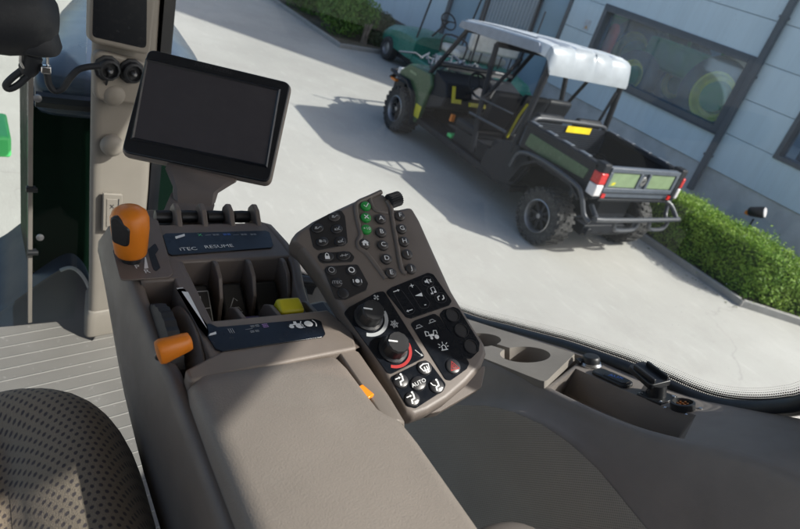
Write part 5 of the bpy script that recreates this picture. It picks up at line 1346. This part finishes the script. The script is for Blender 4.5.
# dashboard, steering wheel, seats
bm = B(); loft(bm, [[V((x, y, z)) for y, z in ((6.32, .5), (6.02, .62), (5.98, .78), (6.06, .92), (6.34, 1.0))] for x in (LX+.03, RX-.03)]); da = part('dashboard', bm, M['utvblack'], uv_, bevel=.02)
DFr = Fr((0, 6.0, .78), (1, 0, 0), (0, .35, .8)); 
if DFr.n.y > 0: DFr.n = -DFr.n
bm = B(); prism(bm, [(4.98, -.08), (5.03, -.08), (5.03, .12), (4.98, .12)], DFr, .02, .03); prism(bm, [(5.03, -.08), (5.13, -.08), (5.13, -.03), (5.03, -.03)], DFr, .02, .03); part('sticker', bm, M['yellow'], da)
bm = B(); prism(bm, fillet([(5.30, .0), (5.46, .0), (5.46, .14), (5.30, .14)], .02), DFr, .02, .05); part('screen', bm, M['lamp_white'], da)
bm = B(); prism(bm, [(5.26, -.10), (5.52, -.10), (5.52, -.05), (5.26, -.05)], DFr, .02, .05); part('sticker', bm, M['yellow'], da)
bm = B(); cs = V((5.22, 5.83, 1.0)); nn = V((0, -.75, .65)).normalized(); x_, y_ = axes(nn)
tube(bm, [cs+(x_*cos(t)+y_*sin(t))*.16 for t in [2*pi*k/28 for k in range(29)]], .015, 8)
for t in (.5, 2.6, 4.7): tube(bm, [cs, cs+(x_*cos(t)+y_*sin(t))*.16], .012, 6)
tube(bm, [cs, (5.22, 6.05, .80)], .02, 8); part('steering_wheel', bm, M['utvblack'], uv_)
bm = B(); box(bm, (5.10, 5.98, .52), (.05, .04, .09)); part('pedal', bm, M['orange'], uv_)
bm = B(); box(bm, (5.02, 5.78, .36), (.11, .09, .05)); part('tool_box', bm, M['litgreen'], uv_, bevel=.01)
def seat(x, y):
    bm = B(); box(bm, (x, y+.22, .58), (.44, .44, .11)); s_ = part('seat', bm, M['utvblack'], uv_, bevel=.035, bseg=3)
    bm = B(); Rm = (V((1, 0, 0)), V((0, .97, .24)), V((0, -.24, .97))); box(bm, (x, y, .88), (.42, .09, .52), Rm); part('backrest', bm, M['utvblack'], s_, bevel=.04, bseg=3)
for x in (5.15, 5.60, 6.0): seat(x, 5.28)
for x in (5.22, 5.86): seat(x, 4.64)
bm = B(); bx(bm, LX+.1, RX-.1, 4.95, 5.7, .34, .52); part('seat_box', bm, M['utvblack'], uv_, bevel=.01)
bm = B(); tube(bm, [(5.38, 5.24, .6), (5.40, 5.20, .9), (5.42, 5.16, 1.05)], .016, 6); part('seat_belt', bm, M['yellow'], uv_)
bm = B(); tube(bm, [(LX, 5.45, .78), (LX, 4.78, .82)], .016, 8); tube(bm, [(LX, 5.45, .98), (LX+.02, 4.80, 1.02)], .010, 8); part('grab_rail', bm, M['utvtube'], uv_)
# cage
def X_(px, py, X): return gX(px, py, X)
zr = 1.575
for xx, xt in ((LX+.02, 4.93), (RX-.02, 6.14)):
    s = 1 if xx < 5.5 else -1
    for L, r in (([(xx, 6.42, .92), (xx+.02*s, 6.30, 1.12), (xt, 6.02, zr)], .030), ([(xx, 5.20, .40), (xx, 5.32, .85), (xt, 5.46, zr)], .032), ([(xx, 5.33, .98), (xt, 5.02, zr-.02)], .022), ([(xx, 4.62, .66), (xx, 4.60, 1.02), (xt, 4.60, zr)], .034), ([(xx+.04*s, 4.74, .8), (xt+.03*s, 4.60, zr-.1)], .018)):
        bm = B(); tube(bm, L, r, 10); part('cage_post', bm, M['utvblack'] if r > .02 else M['utvtube'], uv_)
for L, r, m in (([(LX+.03, 6.34, 1.07), (RX-.03, 6.34, 1.07)], .036, 'utvtube'), ([(4.93, 6.02, zr), (6.14, 6.02, zr)], .03, 'utvblack'), ([(4.93, 5.46, zr), (6.14, 5.46, zr)], .03, 'utvblack'), ([(4.93, 4.60, zr), (6.14, 4.60, zr)], .03, 'utvblack'), ([(LX, 5.28, 1.0), (RX, 5.28, 1.0)], .022, 'utvblack')):
    bm = B(); tube(bm, L, r, 10); part('cage_bar', bm, M[m], uv_)
bm = B(); bx(bm, 5.05, 6.05, 6.30, 6.33, 1.02, 1.05); tube(bm, [(5.3, 6.38, 1.1), (5.3, 6.42, 1.12)], .03); part('windshield_clip', bm, M['steel'], uv_)
# antennas
for x in (5.05, 6.0):
    bm = B(); tube(bm, [(x, 6.0, 1.68), (x, 6.0, 1.98)], .010, 6); part('antenna', bm, M['utvblack'], uv_)
# roof
def roofring(y, zt, zs, hw=.66, cx=5.545, th=.10):
    P = [(-hw, zs), (-hw-.005, zs+th*.35), (-hw+.02, zt-.02), (-hw+.08, zt), (-.34, zt+.01), (-.32, zt-.006), (-.28, zt-.006), (-.26, zt+.012), (-.03, zt+.014), (-.02, zt-.004), (.02, zt-.004), (.03, zt+.014), (.26, zt+.012), (.28, zt-.006), (.32, zt-.006), (.34, zt+.01),
         (hw-.08, zt), (hw-.02, zt-.02), (hw+.005, zs+th*.35), (hw, zs), (hw-.05, zs), (-hw+.05, zs)]
    return [V((cx+x, y, z)) for x, z in P]
bm = B(); loft(bm, [roofring(*a) for a in ((6.20, 1.60, 1.565, .58), (6.16, 1.655, 1.565, .63), (6.05, 1.69, 1.57), (5.6, 1.745, 1.61), (5.2, 1.785, 1.645), (4.85, 1.815, 1.68), (4.66, 1.818, 1.68))])
rf = part('roof', bm, M['roofwhite'], uv_, smooth=30)
bm = B(); loft(bm, [roofring(*a) for a in ((4.657, 1.816, 1.68, .658), (4.62, 1.80, 1.66, .655), (4.585, 1.74, 1.60, .645), (4.56, 1.66, 1.555, .64), (4.55, 1.60, 1.54, .63))])
part('roof_rear', bm, M['roofsilver'], rf, smooth=40)
if 1:
  for s in (-1, 1):
    bm = B(); F_ = Fr((5.545+s*.668, 0, 0), (0, -1, 0), (0, 0, 1))
    prism(bm, fillet([(-6.14, 1.57), (-6.10, 1.65), (-5.6, 1.715), (-4.80, 1.785), (-4.72, 1.69), (-5.6, 1.60)], .02), F_, -.012, .012); part('roof_side', bm, M['roofgrey'], rf, bevel=.006)
bm = B()
for s in (-1, 1): loft(bm, [[V((5.545+s*(.60+dx), y, z+dzz)) for dx, dzz in ((-.012, -.01), (-.012, .004), (.012, .002), (.012, -.012))] for y, z in ((6.12, 1.672), (5.6, 1.742), (5.2, 1.782), (4.9, 1.808))])
loft(bm, [[V((5.545+x, y-.004, z)) for x in (-.50, -.43)]+[V((5.545+x, y+.01, z)) for x in (-.43, -.50)] for y, z in ((4.566, 1.62), (4.588, 1.71), (4.612, 1.76))])
for x0 in (.0, .42): loft(bm, [[V((5.545+x0+dx, y+dy, z)) for dx, dy in ((-.016, .004), (-.012, -.006), (.012, -.006), (.016, .004))] for y, z in ((4.575, 1.60), (4.592, 1.70), (4.622, 1.775))])
part('roof_groove', bm, M['roofgrey'], rf)
for x0 in (-.44, 0.0, .44):
    bm = B(); loft(bm, [[V((5.545+x0+dx, y, z)) for dx, z in ((-.11, z0), (-.09, z0+.014), (.09, z0+.014), (.11, z0))] for y, z0 in ((4.64, 1.806), (4.70, 1.818), (5.0, 1.800))]); part('roof_rib', bm, M['roofgrey'] if x0 < -.1 else M['roofwhite'], rf, smooth=40)
# cargo bed
YB, YF, ZB, ZR = 3.44, 4.53, .74, 1.05
bm = B(); bx(bm, LX+.04, RX-.04, YB+.02, YF, ZB-.04, ZB); part('bed_floor', bm, M['utvblack'], uv_)
for k in range(7):
    pass
bm = B()
for k in range(9): x = LX+.12+k*.14; bx(bm, x, x+.05, YB+.06, YF-.04, ZB, ZB+.018)
part('bed_ribs', bm, M['utvblack'], uv_)
for xx, s in ((LX, 1), (RX, -1)):
    bm = B(); x0, x1 = (xx, xx+.05) if s > 0 else (xx-.05, xx)
    bx(bm, x0, x1, YB+.06, YF, ZB, ZR-.03); bw = part('bed_side', bm, M['utvblack'], uv_, bevel=.008)
    bm = B(); loft(bm, [[V((xx+dx*s, y, z)) for dx, z in ((-.012, ZR-.05), (-.012, ZR-.01), (.0, ZR), (.075, ZR), (.085, ZR-.02), (.085, ZR-.05))] for y in (YB+.05, YF)]); part('bed_rail', bm, M['utvblack'], bw, bevel=.004)
    bm = B()
    for k in range(4): y = YB+.22+k*.24; bx(bm, xx+.005*s, xx+.07*s, y, y+.13, ZR+.0005, ZR+.012)
    part('rail_cap', bm, M['utvgrey'], bw, bevel=.004)
    bm = B(); F_ = Fr((xx, 0, 0), (0, -1, 0), (0, 0, 1)); P = side([(3.60, .85), (3.58, .955), (4.44, .955), (4.46, .82), (4.2, .81)], 0, 0)
    prism(bm, fillet(P, .015), F_, *( (-.0, .006) if s > 0 else (-.006, 0))); part('side_panel', bm, M['utvgreen'], bw, bevel=.002)
    # flare over the rear wheel and the tube that runs back to the bumper
    bm = B(); L = [(4.42, .40), (4.34, .62), (4.18, .74), (3.92, .765), (3.66, .735), (3.52, .66)]
    loft(bm, [[V((xx+s*dx, y, z+dzz)) for dx, dzz in ((-.075, 0), (.10, 0), (.10, .035), (-.075, .035))] for y, z in L]); part('rear_flare', bm, M['utvblack'], uv_, bevel=.008)
    bm = B(); tube(bm, [(xx-.045*s, 4.50, .55), (xx-.06*s, 4.42, .74), (xx-.065*s, 4.1, .80), (xx-.065*s, 3.62, .785), (xx-.05*s, 3.50, .72), (xx-.0*s, 3.42, .56), (xx+.03*s, 3.34, .515)], .024, 10, 4); part('side_tube', bm, M['utvtube'], uv_)
    # tail light
    bm = B(); bx(bm, xx-.012*s, xx+.10*s, YB-.02, YB+.10, .72, 1.08); tl = part('corner_block', bm, M['utvblack'], uv_, bevel=.02, bseg=3)
    wl = .085 if s > 0 else .03
    bm = B(); bx(bm, xx-.020*s, xx+wl*s, YB-.032, YB+.075, .875, .99); part('tail_light', bm, M['lamp_red'], uv_, bevel=.012)
    bm = B(); bx(bm, xx-.020*s, xx+wl*s, YB-.032, YB+.075, .755, .873); part('reversing_light', bm, M['lamp_white'], uv_, bevel=.012)
    bm = B(); bx(bm, xx+.11*s, xx+.16*s, YB-.035, YB-.02, .745, .785); part('reflector', bm, M['lamp_red'], uv_)
# headboard with mesh screen and yellow sticker
bm = B(); bx(bm, LX+.03, RX-.03, YF, YF+.05, ZB, 1.04); part('headboard', bm, M['utvgrey'], uv_, bevel=.008)
bm = B()
for k in range(12): z = ZB+.03+k*.024; bx(bm, LX+.08, RX-.08, YF-.010, YF, z, z+.010)
part('headboard_ribs', bm, M['utvblack'], uv_)
bm = B(); tube(bm, [(LX+.04, YF+.02, .98), (LX+.10, YF+.02, 1.07), (LX+.3, YF+.02, 1.09), (RX-.3, YF+.02, 1.09), (RX-.10, YF+.02, 1.07), (RX-.04, YF+.02, .98)], .024, 10, 3); part('head_rail', bm, M['utvtube'], uv_)
bm = B(); bx(bm, 5.46, 5.86, YF-.02, YF-.012, .985, 1.055); part('sticker', bm, M['yellowpaint'], uv_)
# tailgate
TF = Fr((0, YB, 0), (1, 0, 0), (0, 0, 1))
bm = B(); bx(bm, LX+.11, RX-.11, YB, YB+.05, ZB-.01, 1.05)
tg = part('tailgate', bm, M['utvgrey'], uv_, bevel=.012)
bm = B()
for a, b, c, d in ((LX+.11, RX-.11, 1.005, 1.05), (LX+.11, RX-.11, .80, .845), (LX+.11, LX+.16, .845, 1.005), (RX-.16, RX-.11, .845, 1.005), (5.46, 5.50, .845, 1.005), (5.60, 5.64, .845, 1.005)): bx(bm, a, b, YB-.022, YB-.001, c, d)
part('gate_frame', bm, M['utvgrey'], tg, bevel=.006)
for a, b in ((LX+.165, 5.455), (5.645, RX-.165)):
    bm = B(); bx(bm, a, b, YB-.010, YB-.002, .85, 1.0); part('gate_panel', bm, M['utvpale'], tg, bevel=.004)
bm = B(); P = circ(5.55, .925, .05, 20, .043); prism(bm, P, TF, .004, .016); em = part('emblem', bm, M['steel'], tg, bevel=.003)
bm = B(); flat(bm, [(5.525, .905), (5.535, .93), (5.55, .935), (5.572, .95), (5.575, .93), (5.56, .92), (5.55, .905), (5.545, .92)], TF, .0165); part('marking', bm, M['utvblack'], em)
bm = B(); flat(bm, [(LX+.20, .87), (LX+.25, .87), (LX+.27, .90), (LX+.22, .90)], TF, .0105); part('marking', bm, M['yellow'], tg)
bm = B(); bx(bm, LX+.12, RX-.12, YB-.012, YB+.05, ZB-.045, ZB-.015); part('gate_step', bm, M['utvblack'], tg, bevel=.006)
# rear bumper
bm = B(); tube(bm, [(LX+.16, 3.50, .62), (LX+.10, 3.36, .575), (LX+.14, 3.30, .565), (RX-.02, 3.30, .565), (RX+.06, 3.33, .575), (RX+.05, 3.44, .66), (RX-.04, 3.50, .70)], .026, 10, 4); rb_ = part('rear_bumper', bm, M['utvtube'], uv_)
for a, b in ((LX+.40, LX+.80), (LX+.98, LX+1.32)):
    bm = B(); tube(bm, [(a, 3.34, .565), (a+.02, 3.33, .47), (a+.08, 3.33, .43), (b-.08, 3.33, .43), (b-.02, 3.33, .47), (b, 3.34, .565)], .022, 8, 3); part('bumper_loop', bm, M['utvtube'], rb_)

# ---- green cart behind the utility vehicle ---------------------------------------------------------------------
XF = YARD @ Matrix.Translation((7.05, 10.75, 0)) @ Matrix.Scale(1.06, 4) @ Matrix.Translation((-7.15, -11.25, 0))
ct = thing('golf_cart', 'teal green golf cart with cream bench seat, parked behind the utility vehicle', 'golf cart', (7.6, 9.9, 0))
def ctw(x, y):
    bm = B(); r = .215; s = -1 if x < 7.6 else 1
    lathe(bm, [(r*.55, -.09), (r*.8, -.1), (r*.97, -.07), (r, 0), (r*.97, .07), (r*.8, .1), (r*.55, .09), (r*.55, -.09)], (x, y, r), (s, 0, 0), 30, False); w = part('wheel', bm, M['tyre'], ct)
    bm = B(); lathe(bm, [(r*.56, .085), (r*.5, .05), (r*.2, .06), (.0, .07)], (x, y, r), (s, 0, 0), 24, False); part('rim', bm, M['steel'], w)
for x in (7.15, 8.15):
    for y in (11.25, 8.9): ctw(x, y)
bm = B(); loft(bm, [[V((7.65+x*w, y, z)) for x, z in ((-1, zb), (-1, zt-.10), (-.8, zt-.01), (0, zt+.03), (.8, zt-.01), (1, zt-.10), (1, zb))] for y, w, zb, zt in ((11.75, .34, .34, .44), (11.68, .44, .30, .52), (11.4, .53, .28, .63), (11.0, .57, .28, .70), (10.6, .58, .26, .72), (10.42, .56, .26, .68))])
part('front_body', bm, M['teal'], ct, bevel=.03, bseg=3, smooth=50)
bm = B(); bx(bm, 7.1, 8.2, 9.2, 10.45, .22, .34); part('floor', bm, M['teal'], ct, bevel=.02)
bm = B(); loft(bm, [[V((7.65+x*.57, y, z)) for x, z in ((-1, .26), (-1, zt-.05), (-.9, zt), (.9, zt), (1, zt-.05), (1, .26))] for y, zt in ((9.75, .62), (9.5, .66), (8.9, .66), (8.55, .60), (8.42, .50))]); part('rear_body', bm, M['teal'], ct, bevel=.02)
bm = B(); bx(bm, 7.12, 8.18, 9.22, 9.76, .665, .79); part('seat', bm, M['cream'], ct, bevel=.05, bseg=3)
bm = B(); bx(bm, 7.12, 8.18, 9.0, 9.1, .86, 1.14); part('seat_back', bm, M['cream'], ct, bevel=.04, bseg=3)
bm = B()
for x in (7.1, 8.2): tube(bm, [(x, 9.7, .64), (x, 9.68, .92), (x, 9.1, .95), (x, 9.06, .7)], .016, 8, 3)
for k in range(5): x = 7.2+k*.22; tube(bm, [(x, 9.05, .66), (x, 9.04, 1.0)], .012, 6)
part('seat_rails', bm, M['utvblack'], ct)
for x, y0, y1 in ((7.14, 10.5, 10.3), (8.16, 10.5, 10.3), (7.14, 8.9, 8.95), (8.16, 8.9, 8.95)):
    bm = B(); tube(bm, [(x, y0, .6), (x, y1, 1.95)], .016, 8); part('canopy_post', bm, M['utvblack'], ct)
bm = B(); bx(bm, 7.02, 8.28, 8.75, 10.5, 1.95, 2.0); part('canopy', bm, M['cream'], ct, bevel=.02)
bm = B(); cs = V((7.42, 10.12, 1.06)); nn = V((0, -.75, .65)).normalized(); x_, y_ = axes(nn)
tube(bm, [cs+(x_*cos(t)+y_*sin(t))*.15 for t in [2*pi*k/24 for k in range(25)]], .013, 8); tube(bm, [cs, (7.42, 10.45, .72)], .018, 8); tube(bm, [cs-x_*.15, cs+x_*.15], .012, 6); part('steering_wheel', bm, M['utvblack'], ct)
bm = B(); bx(bm, 7.2, 8.1, 9.0, 11.3, .14, .22); part('chassis', bm, M['utvblack'], ct)

# ================================================================ LIGHT
sd = V((1.23, -1.20, 1.60)).normalized()
sun = bpy.data.lights.new('sun', 'SUN'); sun.energy = 4.5; sun.angle = radians(.53); sun.color = (1, .955, .88)
so = bpy.data.objects.new('sun', sun); COL.objects.link(so); so.rotation_euler = (-sd).to_track_quat('-Z', 'Y').to_euler(); so.location = (10, -10, 20)
w = bpy.data.worlds.new('World'); SC.world = w; w.use_nodes = True; nt = w.node_tree; nt.nodes.clear()
sk = nt.nodes.new('ShaderNodeTexSky'); sk.sky_type = 'NISHITA'; sk.sun_disc = False
sk.sun_elevation = math.asin(sd.z); sk.sun_rotation = atan2(sd.x, sd.y)
sk.dust_density = 3.2; sk.ozone_density = .7
bg = nt.nodes.new('ShaderNodeBackground'); bg.inputs[1].default_value = .15
ou = nt.nodes.new('ShaderNodeOutputWorld'); nt.links.new(sk.outputs[0], bg.inputs[0]); nt.links.new(bg.outputs[0], ou.inputs[0])
vs = SC.view_settings; SC.display_settings.display_device = 'sRGB'; vs.view_transform = 'Standard'; vs.look = 'None'; vs.exposure = .32; vs.gamma = 1; vs.use_curve_mapping = False
SC.cycles.max_bounces = 8; SC.cycles.transparent_max_bounces = 12; SC.cycles.use_denoising = True
SC.cycles.caustics_reflective = False; SC.cycles.caustics_refractive = False; SC.cycles.sample_clamp_indirect = 6
